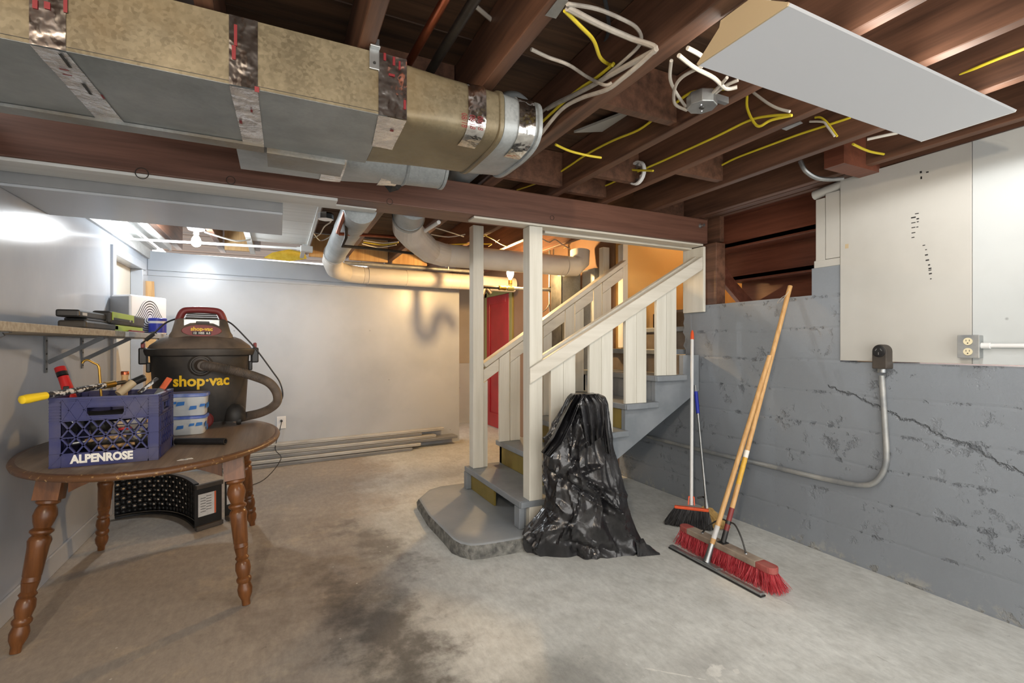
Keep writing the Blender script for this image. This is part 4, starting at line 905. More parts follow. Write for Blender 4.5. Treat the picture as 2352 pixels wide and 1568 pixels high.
# loose wire and strips glinting above the stair duct
for i, (a, b) in enumerate((((1138,557),(1147,550)), ((1160,568),(1172,566)), ((1122,566),(1130,561)), ((1295,570),(1312,558)))):
    tag(MB().bar(at(*a, Z=2.19), at(*b, Z=2.19), 0.005, 0.002).build('lath_strip', M['raw_wood']), ('splinter of bright lath above the stair duct left of the near post', 'small bright lath chip right above the warm bulb', 'pale lath sliver next to the far post top', 'pale lath sliver right of the near post top')[i], 'lath')

# armoured cable by the right wall
cable('grey flexible armoured cable curving down to the right wall top', [at(1838,370,Y=1.72), at(1850,392,Y=1.70), at(1875,408,Y=1.68), at(1905,412,Y=1.66), at(1935,410,Y=1.64)], 'steel', 0.012)

# silver tape on two joists
tag(MB().prism([at(1252,36,Z=JB-0.003), at(1280,0,Z=JB-0.003), at(1305,2,Z=JB-0.003), at(1277,43,Z=JB-0.003)], (0,0,0.002)).build('silver_tape', M['steel']), 'silver tape patch wrapped on the joist beside the yellow and white cables', 'tape')
tag(MB().prism([at(1795,296,Z=JB-0.002), at(1838,279,Z=JB-0.002), at(1844,283,Z=JB-0.002), at(1806,300,Z=JB-0.002)], (0,0,0.002)).build('silver_tape', M['steel']), 'small silver tape patch on the joist below the fixture', 'tape')

# junction box and round box
jt = thing('junction_box', 'octagonal galvanised junction box hung below the joists with cables', 'junction box', at(1612, 215, Z=2.2))
jc = at(1612, 240, Z=2.165); jr = 0.056
MB().lathe([(jr*0.97, 0.0), (jr, 0.003), (jr, 0.046), (jr*0.94, 0.05)], jc - Vector((0, 0, 0.012)), (0, 0, 1), 8).build('box_body', M['steel'], jt, bevel=0.002)
MB().lathe([(0.011, 0), (0.009, 0.003)], jc - Vector((0.0, 0, 0.012)), (0, 0, -1), 12).build('knockout', M['dark_steel'], jt)
for dx, dy in ((0.02, 0.02), (-0.02, -0.015)): MB().lathe([(0.005, 0), (0.003, 0.004)], jc + Vector((dx, dy, -0.012)), (0, 0, -1), 10).build('screw', M['chrome'], jt)
MB().box(jc.x + 0.03, jc.x + 0.11, jc.y - 0.03, jc.y - 0.012, 2.180, 2.204).build('mounting_bracket', M['steel'], jt)
rt = thing('round_box_ring', 'round white open box ring fixed to a joist side', 'junction box', at(1466, 398, X=J4 - 0.02))
rc = at(1466, 398, X=J4 - 0.014)
MB().lathe([(0.070, 0.0), (0.070, 0.022), (0.060, 0.022), (0.060, 0.003), (0.070, 0.0)], rc, (-1, 0, 0), 20, cap=False).build('ring', M['white_metal'], rt, smooth=True)
MB().lathe([(0.060, 0.002), (0.030, 0.002)], rc, (-1, 0, 0), 20, cap=False).build('back_plate', M['steel'], rt)
for a in (0.6, 2.2, 3.8, 5.3): MB().obox(rc + Vector((-0.01, math.cos(a) * 0.05, math.sin(a) * 0.05)), (0.008, 0, 0), (0, 0.007, 0), (0, 0, 0.007)).build('clip', M['white_metal'], rt)

# ================================================================== RED DOOR
rd = thing('door_2', 'dark red panelled door beyond the staircase', 'door', (2.93, 6.56, 0)); struct(rd); del rd['category']
MB().box(2.935, 2.975, 6.16, 6.96, 0.01, 1.975).build('door_leaf', M['red_paint'], rd)
for y0, y1, z0, z1 in ((6.16, 6.27, 0.01, 1.975), (6.85, 6.96, 0.01, 1.975), (6.27, 6.85, 1.86, 1.975), (6.27, 6.85, 0.01, 0.22)):
    MB().box(2.920, 2.936, y0, y1, z0, z1).build('door_rail', M['red_paint'], rd, bevel=0.004)
for y0, y1 in ((6.06, 6.155), (6.965, 7.05)):
    MB().box(2.922, 2.952, y0, y1, 0, 2.05).build('door_casing', M['olive_trim'], rd, bevel=0.003)
MB().box(2.922, 2.952, 6.06, 7.05, 1.98, 2.06).build('door_casing', M['olive_trim'], rd, bevel=0.003)

# ================================================================== RIGHT WALL FITTINGS
cr = thing('range_outlet', 'black round range receptacle on bent grey conduit on the right wall', 'outlet', (XR, 1.45, 1.0))
cpts = on([(1488,1002),(1560,1021),(1650,1043),(1760,1068),(1860,1092),(1940,1109)], X=XR - 0.02) + on([(1985,1114),(2008,1108),(2025,1090),(2034,1066),(2036,1040),(2034,1000),(2029,920),(2025,862)], X=XR - 0.02)
MB().tube(spline(cpts, 4), 0.0145, 14).build('conduit_pipe', M['pipe_paint'], cr, smooth=True)
rc2 = at(2028, 832, X=XR - 0.03)
MB().lathe([(0.022, 0.0), (0.022, 0.02)], at(2026, 855, X=XR - 0.02), (0, 0, 1), 14).build('connector', M['steel'], cr, smooth=True)
hz = at(2026, 846, X=XR).z; ht = at(2026, 791, X=XR).z; yc = rc2.y
prof = []
for k in range(13):
    a = math.pi * k / 12; prof.append((yc + 0.036 * math.cos(a), ht - 0.036 + 0.036 * math.sin(a)))
prof = [(yc + 0.036, hz)] + prof + [(yc - 0.036, hz)]
MB().prism([(XR - 0.001, a, b) for a, b in prof], (-0.065, 0, 0)).build('receptacle_body', M['dusty_black'], cr, bevel=0.006)
fc = Vector((XR - 0.066, yc, ht - 0.036))
MB().lathe([(0.031, 0.0), (0.031, 0.004), (0.027, 0.006)], fc, (-1, 0, 0), 24).build('receptacle_face', M['black_plastic'], cr, smooth=True)
for dy, dz, rot in ((0.012, 0.008, 0.6), (-0.012, 0.008, -0.6), (0, -0.012, 0)):
    MB().obox(fc + Vector((-0.0065, dy, dz)), (0.0006, 0, 0), Vector((0, math.cos(rot), math.sin(rot))) * 0.002, Vector((0, -math.sin(rot), math.cos(rot))) * 0.007).build('slot', M['steel'], cr)
ob = thing('surface_outlet', 'grey metal duplex outlet box with cream sockets on the white wall', 'outlet', (XR, 1.1, 1.25))
oc = at(2224, 795, X=XR - 0.055); y0 = at(2249, 795, X=XR - 0.055).y; y1 = at(2201, 795, X=XR - 0.055).y; z1 = at(2222, 770, X=XR - 0.055).z; z0 = at(2222, 821, X=XR - 0.055).z
MB().box(XR - 0.055, XR - 0.012, y0, y1, z0, z1).build('box_body', M['steel'], ob, bevel=0.004)
MB().box(XR - 0.060, XR - 0.0555, y0 - 0.002, y1 + 0.002, z0 - 0.002, z1 + 0.002).build('cover_plate', M['pipe_paint'], ob, bevel=0.003)
for k in (0.27, 0.73):
    zc = z0 + (z1 - z0) * k; ym = (y0 + y1) / 2
    s = MB().lathe([(0.017, 0.0), (0.017, 0.003)], (XR - 0.0605, ym, zc), (-1, 0, 0), 20).build('socket', M['ivory'], ob, smooth=True)
    for dy in (0.006, -0.006): MB().box(XR - 0.0641, XR - 0.0636, ym + dy - 0.001, ym + dy + 0.001, zc, zc + 0.008).build('slot', M['black_print'], s)
    MB().lathe([(0.0028, 0), (0.0028, 0.0006)], (XR - 0.0636, ym, zc - 0.008), (-1, 0, 0), 10).build('slot', M['black_print'], s)
zc = (z0 + z1) / 2 + 0.004
MB().lathe([(0.014, -0.01), (0.014, 0.03)], (XR - 0.03, y0, zc), (0, -1, 0), 14).build('connector', M['white_metal'], ob, smooth=True)
MB().tube([(XR - 0.028, y0 - 0.02, zc), (XR - 0.028, -0.6, zc)], 0.010, 12).build('conduit_pipe', M['white_metal'], ob, smooth=True)
# small marks on the white panel (scuffs left by an old fixture): thin raised dabs
mk = thing('wall_scuffs', 'two columns of short dark scuff marks on the white wall panel', 'scuff marks', (XR - 0.012, 1.4, 1.7))
rs = random.Random(4)
for i, (u, v, w, h) in enumerate([(2106, 490, 9, 2), (2098, 499, 11, 3), (2108, 502, 6, 3), (2098, 511, 10, 2), (2108, 509, 5, 2), (2098, 522, 9, 2), (2107, 521, 5, 2), (2098, 534, 9, 2), (2097, 545, 7, 2), (2122, 563, 6, 2), (2127, 573, 4, 2), (2128, 585, 7, 3), (2130, 597, 8, 3), (2134, 608, 5, 3), (2136, 616, 7, 3), (2136, 620, 7, 2), (2137, 628, 7, 3), (2138, 640, 4, 2), (2115, 395, 5, 5), (2130, 395, 6, 3), (2116, 408, 4, 6), (1945, 565, 8, 10)]):
    a = at(u - w/2, v - h/2 + w*0.12, X=XR - 0.0126); b = at(u + w/2, v - h/2 - w*0.06, X=XR - 0.0126); c = at(u + w/2, v + h/2 - w*0.06, X=XR - 0.0126); d = at(u - w/2, v + h/2 + w*0.12, X=XR - 0.0126)
    MB().add([a, d, c, b], [(0, 1, 2, 3)]).build('scuff', M['black_print'] if i < 21 else M['cream_metal'], mk)
# outlet on the back wall
bo = thing('wall_outlet', 'white wall outlet with a black cord plugged in on the back wall', 'outlet', bw(1.2, 0, 0.4))
def at_back(u, v, out=0.0):
    d = ray(u, v); o = P0 + bn * out; tt = (o - Vector((0, 0, 0))).dot(bn) / (Vector((d.x, d.y, 0)).dot(bn)); return Vector((d.x * tt, d.y * tt, H + d.z * tt))
oc = at_back(646, 970)
MB().obox(oc + bn * 0.004, bd * 0.045, bn * 0.004, (0, 0, 0.066)).build('cover_plate', M['white_plastic'], bo, bevel=0.004)
MB().lathe([(0.013, 0.0), (0.011, 0.03)], oc + bn * 0.008 + Vector((0, 0, 0.02)), bn, 12).build('plug', M['black_plastic'], bo, smooth=True)
MB().tube(spline([oc + bn * 0.04 + Vector((0, 0, 0.02)), at_back(642, 990, 0.05), at_back(632, 1030, 0.12), Vector((0.02, 5.2, 0.14)), Vector((-0.12, 4.95, 0.02)), Vector((-0.3, 4.8, 0.006))], 6), 0.004, 8).build('cord', M['cable_black'], bo, smooth=True)

# ================================================================== TRIM BOARDS ON THE FLOOR
rb = random.Random(12)
labels = ['topmost white trim board in the stack along the back wall', 'second grey trim board below the top of the back wall stack', 'third trim board in the stack along the back wall', 'fourth grey trim board in the stack along the back wall', 'lowest grey trim board lying at the foot of the back wall stack', 'thin trim board lying in front of the back wall stack']
spec = [(0.62, BL - 0.25, 0.000, 0.085, 0.176, 'board_white'), (0.7, BL - 0.55, 0.004, 0.105, 0.142, 'grey_board'), (0.55, BL - 0.38, 0.004, 0.140, 0.108, 'board_white'), (0.6, BL - 0.10, 0.004, 0.165, 0.074, 'grey_board'), (0.5, BL - 0.60, 0.004, 0.200, 0.038, 'board_white'), (0.58, BL - 0.72, 0.05, 0.235, 0.0, 'grey_board')]
for i, (s0, s1, o0, o1, zb, mm) in enumerate(spec):
    mb = MB(); mb.obox(bw((s0 + s1) / 2, (o0 + o1) / 2 + 0.002, zb + 0.018), bd * (s1 - s0) / 2, bn * (o1 - o0) / 2, (0, 0, 0.0155))
    mb.obox(bw((s0 + s1) / 2, o1 + 0.004, zb + 0.026), bd * (s1 - s0) / 2, bn * 0.004, (0, 0, 0.005))
    tag(mb.build('trim_board', M[mm], bevel=0.002), labels[i], 'board', 'trim boards along the back wall')

# ================================================================== TABLE
TZ = 0.745; TCX, TCY, TA, TBb = -0.552, 3.16, 0.560, 0.785; QT = 0.971
M['edge_wood'] = plain('chipped_table_edge', (98, 66, 40), (196, 160, 104), 60, 0.4, lo=0.60, hi=0.72)
tb = thing('oval_table', 'worn brown oval wooden table with turned splayed legs at the left wall', 'table', (TCX, TCY, 0))
def oval(f, z, off=0.0, n=72): return [Vector((TCX + (TA * f + off) * math.cos(2*math.pi*k/n), TCY + (TBb * f + off) * math.sin(2*math.pi*k/n), z)) for k in range(n)]
MB().loft([oval(1, TZ - 0.032, -0.02), oval(1, TZ - 0.026, -0.004), oval(1, TZ - 0.014, 0.0), oval(1, TZ - 0.004, -0.006), oval(1, TZ - 0.001, -0.02)]).build('table_edge', M['edge_wood'], tb, smooth=True, sharp=1.2)
MB().loft([oval(1, TZ - 0.002, -0.024), oval(1, TZ, -0.028)]).build('table_top', M['table_wood'], tb, smooth=True, sharp=0.5)
# feet and shoulders of the legs
legs = [((-0.962, 2.64), (-0.875, 2.76)), ((-0.14, 2.65), (-0.205, 2.77)), ((-0.974, 3.74), (-0.90, 3.60)), ((-0.164, 3.80), (-0.225, 3.62))]
prof = [(0.018, 0.0), (0.019, 0.025), (0.030, 0.05), (0.033, 0.075), (0.026, 0.10), (0.033, 0.112), (0.033, 0.122), (0.026, 0.132), (0.034, 0.165), (0.031, 0.195), (0.024, 0.205), (0.031, 0.217), (0.024, 0.228), (0.030, 0.262), (0.0285, 0.264), (0.031, 0.268), (0.0295, 0.285), (0.0315, 0.288), (0.036, 0.40), (0.040, 0.425), (0.035, 0.438), (0.028, 0.445), (0.040, 0.458), (0.040, 0.466), (0.028, 0.476), (0.036, 0.50), (0.041, 0.525), (0.036, 0.55), (0.029, 0.565), (0.041, 0.575), (0.041, 0.585), (0.031, 0.592)]
for (fx_, fy_), (sx_, sy_) in legs:
    foot = Vector((fx_, fy_, 0.001)); top = Vector((sx_, sy_, TZ - 0.034)); ax = (top - foot); ln = ax.length; ax.normalize(); sc = (ln - 0.10) / 0.592 * 1.0
    lg = MB().lathe([(r, z * sc * 0.96) for r, z in prof], foot, ax, 20)
    a = Vector((1, 0, 0)); a = (a - ax * a.dot(ax)).normalized(); b = ax.cross(a)
    c = foot + ax * (ln - 0.065); 
    lg.obox(c, a * 0.043, b * 0.043, ax * 0.064)
    lg.build('leg', M['leg_wood'], tb, smooth=True, sharp=0.6)
def apron(p, q, drop_left=True):
    p = Vector(p); q = Vector(q); d = q - p; n = 16; top = []; bot = []
    for k in range(n + 1):
        t = k / n; h = 0.035 + 0.075 * (abs(2*t - 1) ** 2.2)
        top.append(p + d * t + Vector((0, 0, TZ - 0.033))); bot.append(p + d * t + Vector((0, 0, TZ - 0.033 - h)))
    s = d.cross(Vector((0, 0, 1))).normalized() * 0.018
    return MB().prism([x - s / 2 for x in top] + [x - s / 2 for x in bot[::-1]], s)
for i, j in ((0, 1), (2, 3), (0, 2), (1, 3)):
    (ax_, ay_), (bx_, by_) = legs[i][1], legs[j][1]
    d = Vector((bx_ - ax_, by_ - ay_, 0)).normalized() * 0.045
    apron(Vector((ax_, ay_, 0)) + d, Vector((bx_, by_, 0)) - d).build('apron', M['leg_wood'], tb)
for u, v in ((420, 1056), (432, 1054)):
    p = at(u, v, Z=TZ - 0.001); MB().prism([p + Vector((-0.02, -0.012, 0)), p + Vector((0.02, -0.006, 0)), p + Vector((0.012, 0.014, 0)), p + Vector((-0.01, 0.012, 0))], (0, 0, 0.0022)).build('paint_drip', M['white_print'], tb)

# ================================================================== MILK CRATE
CX0, CX1, CY0, CY1, CZ0, CZ1 = -0.840, -0.474, 2.581, 2.918, TZ + 0.001, TZ + 0.287
cr8 = thing('milk_crate', 'dirty blue plastic milk crate full of tools on the oval table', 'crate', ((CX0 + CX1)/2, (CY0 + CY1)/2, CZ0))
def crate_side(w, o, ax, inw, letter=False, handle=True):
    """one lattice side of width w starting at corner o, along ax, thickness inward along inw"""
    mb = MB(); ax = Vector(ax); inw = Vector(inw); up = Vector((0, 0, 1)); h = CZ1 - CZ0; o = Vector(o)
    def slab(a0, a1, b0, b1, t0=0.0, t1=0.012):
        mb.obox(o + ax*(a0+a1)/2 + up*(b0+b1)/2 + inw*(t0+t1)/2, ax*(a1-a0)/2, inw*(t1-t0)/2, up*(b1-b0)/2)
    cw_ = 0.038
    slab(0, cw_, 0, h, 0.004, 0.012); slab(w - cw_, w, 0, h, 0.004, 0.012)          # corner plates
    slab(0, w, 0, 0.052, 0.003, 0.012)                                             # bottom band
    slab(0, w, h - 0.008, h, -0.003, 0.014)                                        # rim
    hy = 0.62 * h
    # thin horizontal ribs
    for b in (0.0, 0.052, 0.118, hy + 0.01, h - 0.022):
        slab(0, w, b, b + 0.004, 0.0, 0.012)
    for b in (hy + 0.022, hy + 0.034, hy + 0.046, hy + 0.058, hy + 0.07): 
        slab(0, cw_, b, b + 0.003, 0.0, 0.006); slab(w - cw_, w, b, b + 0.003, 0.0, 0.006)
    slab(cw_ - 0.003, cw_, 0, h, 0.0, 0.012); slab(w - cw_, w - cw_ + 0.003, 0, h, 0.0, 0.012); slab(w/2 - 0.0015, w/2 + 0.0015, hy, h, 0.0, 0.012) if not handle else None
    # crossing diagonals
    def diag(a0, b0, a1, b1, th=0.0058, t0=0.0, t1=0.011):
        p = o + ax*a0 + up*b0 + inw*(t0+t1)/2; q = o + ax*a1 + up*b1 + inw*(t0+t1)/2; d = (q - p).normalized(); s = d.cross(inw).normalized()
        mb.obox((p+q)/2, (q-p)/2, s*th/2, inw*(t1-t0)/2)
    x0, x1 = cw_, w - cw_; n = 6; st_ = (x1 - x0) / n
    for zb, zt in ((0.052, 0.120), (0.120, hy + 0.012)):
        for k in range(n):
            diag(x0 + k*st_, zb, x0 + (k+1)*st_, zt); diag(x0 + (k+1)*st_, zb, x0 + k*st_, zt)
    # solid upper band with raised diagonals, cut by the hand hole
    zb, zt = hy + 0.012, h - 0.008; ha, hb = w*0.5 - 0.062, w*0.5 + 0.062; hz0, hz1 = zb + 0.018, zb + 0.052
    slab(x0, ha, zb, zt, 0.005, 0.010); slab(hb, x1, zb, zt, 0.005, 0.010); slab(ha, hb, zb, hz0, 0.005, 0.010); slab(ha, hb, hz1, zt, 0.005, 0.010)
    slab(ha - 0.003, hb + 0.003, hz0 - 0.004, hz0, -0.002, 0.014); slab(ha - 0.003, hb + 0.003, hz1, hz1 + 0.003, -0.001, 0.014); slab(ha - 0.003, ha, hz0, hz1, -0.001, 0.014); slab(hb, hb + 0.003, hz0, hz1, -0.001, 0.014)
    for k in range(n):
        a, b = x0 + k*st_, x0 + (k+1)*st_
        if b <= ha + 0.02 or a >= hb - 0.02:
            diag(a, zb, b, zt, 0.004, 0.001, 0.006); diag(b, zb, a, zt, 0.004, 0.001, 0.006)
    # braces in the lower corners
    for a0, a1 in ((0, cw_), (w - cw_, w)):
        diag(a0, 0.004, a1, 0.052, 0.004, 0.0, 0.006)
    return mb
W = CX1 - CX0; Dp = CY1 - CY0
crate_side(W, (CX0, CY0, CZ0), (1, 0, 0), (0, 1, 0)).build('side_panel', M['blue_plastic'], cr8)
crate_side(W, (CX0, CY1, CZ0), (1, 0, 0), (0, -1, 0)).build('side_panel', M['blue_plastic'], cr8)
crate_side(Dp - 0.03, (CX1, CY0 + 0.015, CZ0), (0, 1, 0), (-1, 0, 0)).build('side_panel', M['blue_plastic'], cr8)
crate_side(Dp - 0.03, (CX0, CY0 + 0.015, CZ0), (0, 1, 0), (1, 0, 0)).build('side_panel', M['blue_plastic'], cr8)
MB().box(CX0 + 0.013, CX1 - 0.013, CY0 + 0.013, CY1 - 0.013, CZ0 + 0.004, CZ0 + 0.010).build('crate_bottom', M['blue_plastic'], cr8)
lettering('ALPENROSE', 0.046, (CX0 + W*0.47, CY0 + 0.0012, CZ0 + 0.029), (1, 0, 0), (0, 0, 1), M['white_print'], cr8, bold=0.0024, wide=0.84)

# ---- tools in the crate
pole = thing('extension_pole', 'speckled metal extension pole with yellow plastic end resting on the crate', 'pole', (-0.75, 2.75, 1.0))
pa = at(50, 918, Y=2.447); pb_ = at(105, 908, Y=2.525); pc = at(240, 885, Y=2.748); pd = at(262, 881, Y=2.787)
ax = (pc - pb_).normalized()
MB().lathe([(0.008, -0.005), (0.016, 0.0), (0.018, 0.02), (0.0165, 0.05), (0.015, (pb_ - pa).length)], pa, (pb_ - pa), 18).build('yellow_grip', M['yellow_plastic'], pole, smooth=True)
M['speckle'] = plain('paint_speckled_metal', (52, 52, 54), (206, 206, 204), 60, 0.4, 0.3, lo=0.5, hi=0.56)
MB().tube([pb_, pc], 0.0125, 16).build('pole_tube', M['speckle'], pole, smooth=True)
MB().tube([pc, pd], 0.0155, 16).build('collar', M['brass'], pole, smooth=True)
MB().tube([pd, pd + ax * 0.10], 0.009, 14).build('inner_tube', M['dark_steel'], pole, smooth=True)
rk = thing('red_flashlight', 'red and black tool handle standing up in the crate', 'tool', (-0.80, 2.86, 0.9))
ra = at(162, 910, Y=2.777); rbp = at(137, 843, Y=2.816); d = (rbp - ra)
MB().lathe([(0.020, 0), (0.021, 0.07), (0.0195, 0.11), (0.0195, 0.125)], ra - d.normalized() * 0.03, d, 16).build('handle', M['red_plastic'], rk, smooth=True)
MB().lathe([(0.0205, 0.0), (0.0205, 0.018)], ra + d * 0.70, d, 16).build('black_band', M['black_plastic'], rk, smooth=True)
MB().lathe([(0.0205, 0), (0.020, 0.024), (0.012, 0.024), (0.012, 0.004)], ra + d * 0.82, d, 16, cap=False).build('end_ring', M['red_plastic'], rk, smooth=True)
MB().obox(ra + d * 0.25 + Vector((0, -0.018, 0)), (0.010, 0, 0), (0, 0.006, 0), (0, 0, 0.014)).build('black_pad', M['black_plastic'], rk, bevel=0.003)
hk = [at(u, v, Y=2.748) for u, v in ((189, 834), (194, 828), (203, 827), (215, 833), (226, 840), (229, 862), (232, 905), (234, 925))]
hook = tag(MB().tube(spline(hk, 4), 0.0048, 10).build('bent_rod', M['brass'], smooth=True), 'bent brassy rod hooked over at the top sticking out of the crate', 'rod')
hm = thing('hammer', 'wooden tool handle with metal cap upright in the crate', 'tool', (-0.6, 2.93, 0.9))
ha_ = at(287, 860, Y=2.845)
MB().lathe([(0.012, -0.14), (0.014, -0.04), (0.013, -0.01), (0.0155, 0.0)], ha_ , (0.02, 0, 1), 14).build('handle', M['tan_wood'], hm, smooth=True)
MB().lathe([(0.0158, 0), (0.0162, 0.012), (0.014, 0.016)], ha_, (0.02, 0, 1), 14).build('metal_cap', M['copper'], hm, smooth=True)
kn = thing('caulk_tube', 'pale tube with black cap leaning in the crate beside the wooden handle', 'tube', (-0.6, 2.8, 0.9))
ka, kb = at(272, 905, Y=2.719), at(306, 878, Y=2.758); kc = at(328, 868, Y=2.787)
MB().tube([ka, kb], 0.0175, 16).build('tube_body', M['cream_metal'], kn, smooth=True)
MB().tube([kb, kc], 0.0165, 16).build('cap', M['black_plastic'], kn, smooth=True)
MB().lathe([(0.0168, 0), (0.0168, 0.005)], kc, kc - kb, 16).build('rim', M['chrome'], kn, smooth=True)
br1 = tag(MB().bar(at(318, 903, Y=2.699), at(362, 868, Y=2.738), 0.022, 0.012).build('scraper_handle', M['speckle'], bevel=0.003), 'paint spattered dark scraper handle leaning out of the crate', 'tool')
or1 = thing('putty_knife', 'orange handle poking over the right rim of the crate', 'tool', (-0.53, 2.9, 0.95))
oa, obb = at(372, 893, Y=2.816), at(390, 868, Y=2.845)
MB().bar(oa, obb, 0.026, 0.012, (0, -1, 0.3)).build('handle', M['orange_metal'], or1, bevel=0.004)
MB().bar(oa - (obb - oa) * 1.4, oa, 0.03, 0.002, (0, -1, 0.3)).build('blade', M['steel'], or1)
# jumble seen through the lattice
rj = random.Random(21)
jl = [('red_handle_tool', 'dark red screwdriver handle seen through the hand hole of the crate', 'tool', at(235, 925, Y=2.661), at(262, 926, Y=2.680), 0.011, 'dusty_red'),
      ('steel_socket', 'shiny steel socket seen through the hand hole of the crate', 'tool', at(265, 924, Y=2.661), at(288, 921, Y=2.680), 0.013, 'chrome'),
      ('black_clamp', 'black tool body seen through the left lattice of the crate', 'tool', at(160, 983, Y=2.680), at(185, 970, Y=2.719), 0.03, 'black_plastic'),
      ('dark_drill', 'dark rounded tool seen through the middle lattice of the crate', 'tool', at(205, 985, Y=2.699), at(250, 970, Y=2.719), 0.035, 'dusty_black'),
      ('red_pliers', 'bright red handle seen through the right lattice of the crate', 'tool', at(272, 985, Y=2.661), at(302, 982, Y=2.670), 0.007, 'red_plastic'),
      ('white_bulb', 'pale rounded tool end seen low through the right lattice of the crate', 'tool', at(308, 1002, Y=2.661), at(322, 995, Y=2.680), 0.017, 'ivory'),
      ('wood_block', 'pale wooden stick lying across the bottom of the crate', 'tool', at(195, 1012, Y=2.651), at(290, 1000, Y=2.670), 0.009, 'tan_wood'),
      ('grey_pipe_piece', 'grey metal piece lying across the lower lattice of the crate', 'tool', at(155, 1020, Y=2.651), at(250, 1005, Y=2.670), 0.008, 'steel'),
      ('wooden_handle', 'brown wooden handle lying low in the right of the crate', 'tool', at(225, 1028, Y=2.680), at(310, 1018, Y=2.699), 0.01, 'tan_wood'),
      ('black_hose_piece', 'black rubber piece lying across the back of the crate', 'tool', at(172, 960, Y=2.78), at(315, 950, Y=2.864), 0.03, 'rubber'),
      ('dark_bag', 'dark bulky tool roll lying in the bottom of the crate', 'tool', Vector((-0.78, 2.80, 0.805)), Vector((-0.54, 2.82, 0.805)), 0.045, 'dusty_black')]
for nm, lb, ct, p, q, r, mm in jl:
    d = q - p; l = d.length
    tag(MB().lathe([(r*0.6, 0), (r, l*0.12), (r*0.8, l*0.4), (r, l*0.75), (r*0.7, l)], p, d, 12).build(nm, M[mm], smooth=True), lb, ct)

# ================================================================== SHOP VACUUM
VC = Vector((-0.442, 3.645, TZ)); rr = Vector((0.992, 0.12, 0)).normalized(); ff = Vector((rr.y, -rr.x, 0))
def vl(x, y, z): return VC + rr * x + ff * y + Vector((0, 0, z))
vac = thing('shop_vacuum', 'dusty black wet-dry vacuum with red handle standing on the oval table', 'vacuum', VC)
BH = 0.465
def vring(rx, z, ry=None, n=40, dy=0): ry = ry or rx * 0.86; return [vl(rx * math.cos(2*math.pi*k/n), dy + ry * math.sin(2*math.pi*k/n), z) for k in range(n)]
MB().loft([vring(0.235, 0.03), vring(0.245, 0.05), vring(0.268, BH - 0.02)]).build('tank', M['dusty_black'], vac, smooth=True, sharp=1.0)
MB().loft([vring(0.280, BH - 0.03), vring(0.292, BH - 0.025), vring(0.300, BH), vring(0.298, BH + 0.012), vring(0.280, BH + 0.016)]).build('rim', M['dusty_black'], vac, smooth=True)
MB().loft([vring(0.282, BH + 0.014), vring(0.27, BH + 0.035), vring(0.22, BH + 0.075), vring(0.185, BH + 0.09)]).build('lid', M['dusty_brown'], vac, smooth=True, sharp=1.2)
def rrect(hx, hy, z, n=4.0, k=36, dy=0.0): return [vl(hx * math.copysign(abs(math.cos(a)) ** (2/n), math.cos(a)), dy + hy * math.copysign(abs(math.sin(a)) ** (2/n), math.sin(a)), z) for a in [2*math.pi*i/k for i in range(k)]]
MB().loft([rrect(0.175, 0.15, BH + 0.06), rrect(0.17, 0.145, BH + 0.10), rrect(0.158, 0.135, BH + 0.12), rrect(0.140, 0.12, BH + 0.19), rrect(0.125, 0.11, BH + 0.20)]).build('motor_head', M['dusty_brown'], vac, smooth=True, sharp=0.8)
# handle arch over the head
hp = [vl(-0.125, 0.02, BH + 0.16), vl(-0.118, 0.02, BH + 0.20), vl(-0.100, 0.02, BH + 0.243), vl(-0.07, 0.02, BH + 0.256), vl(0.0, 0.02, BH + 0.26), vl(0.07, 0.02, BH + 0.256), vl(0.100, 0.02, BH + 0.243), vl(0.118, 0.02, BH + 0.20), vl(0.125, 0.02, BH + 0.16)]
MB().tube(spline(hp, 3), 0.021, 12).build('handle', M['dusty_red'], vac, smooth=True)
for k in range(3): MB().obox(vl(0, 0.085, BH + 0.205 + 0.012 * k), rr * (0.085 - 0.004*k), ff * 0.03, (0, 0, 0.003)).build('vent_slat', M['dusty_black'], vac)
MB().obox(vl(0, 0.117, BH + 0.175), rr * 0.095, ff * 0.006, (0, 0, 0.022)).build('chrome_plate', M['steel'], vac, bevel=0.004)
MB().obox(vl(0.005, 0.125, BH + 0.175), rr * 0.035, ff * 0.004, (0, 0, 0.008)).build('switch', M['black_plastic'], vac, bevel=0.003)
MB().lathe([(1.0, 0), (0.97, 0.006)], vl(0, 0.142, BH + 0.125), ff, 32, sx=0.105, sy=0.036, ref=tuple(rr)).build('name_plate', M['dusty_red'], vac, smooth=True)
lettering('shop-vac', 0.032, vl(0, 0.1487, BH + 0.135), rr, (0, 0, 1), M['yellow_print'], vac, bold=0.0012)
MB().obox(vl(0, 0.148, BH + 0.110), rr * 0.048, ff * 0.0015, (0, 0, 0.010)).build('plate_panel', M['black_print'], vac)
lettering('12  HSS  6.5', 0.018, vl(0, 0.1502, BH + 0.110), rr, (0, 0, 1), M['white_print'], vac, bold=0.0006)
# big name on the tank, wrapped on its front
def wrap(x, z):
    h = 0.285; rx = 0.245 + (0.268 - 0.245) * ((h + z - 0.05) / (BH - 0.07)) + 0.003; a = math.pi/2 - x / (rx * 0.93) ; return vl(rx * math.cos(a), rx * 0.86 * math.sin(a) + 0.001, h + z)
lettering('shop\u00b7vac', 0.088, None or (0, 0, 0), rr, (0, 0, 1), M['yellow_print'], vac, bold=0.0028, wide=0.92, fn=lambda x, y: wrap(x - 0.0, y))
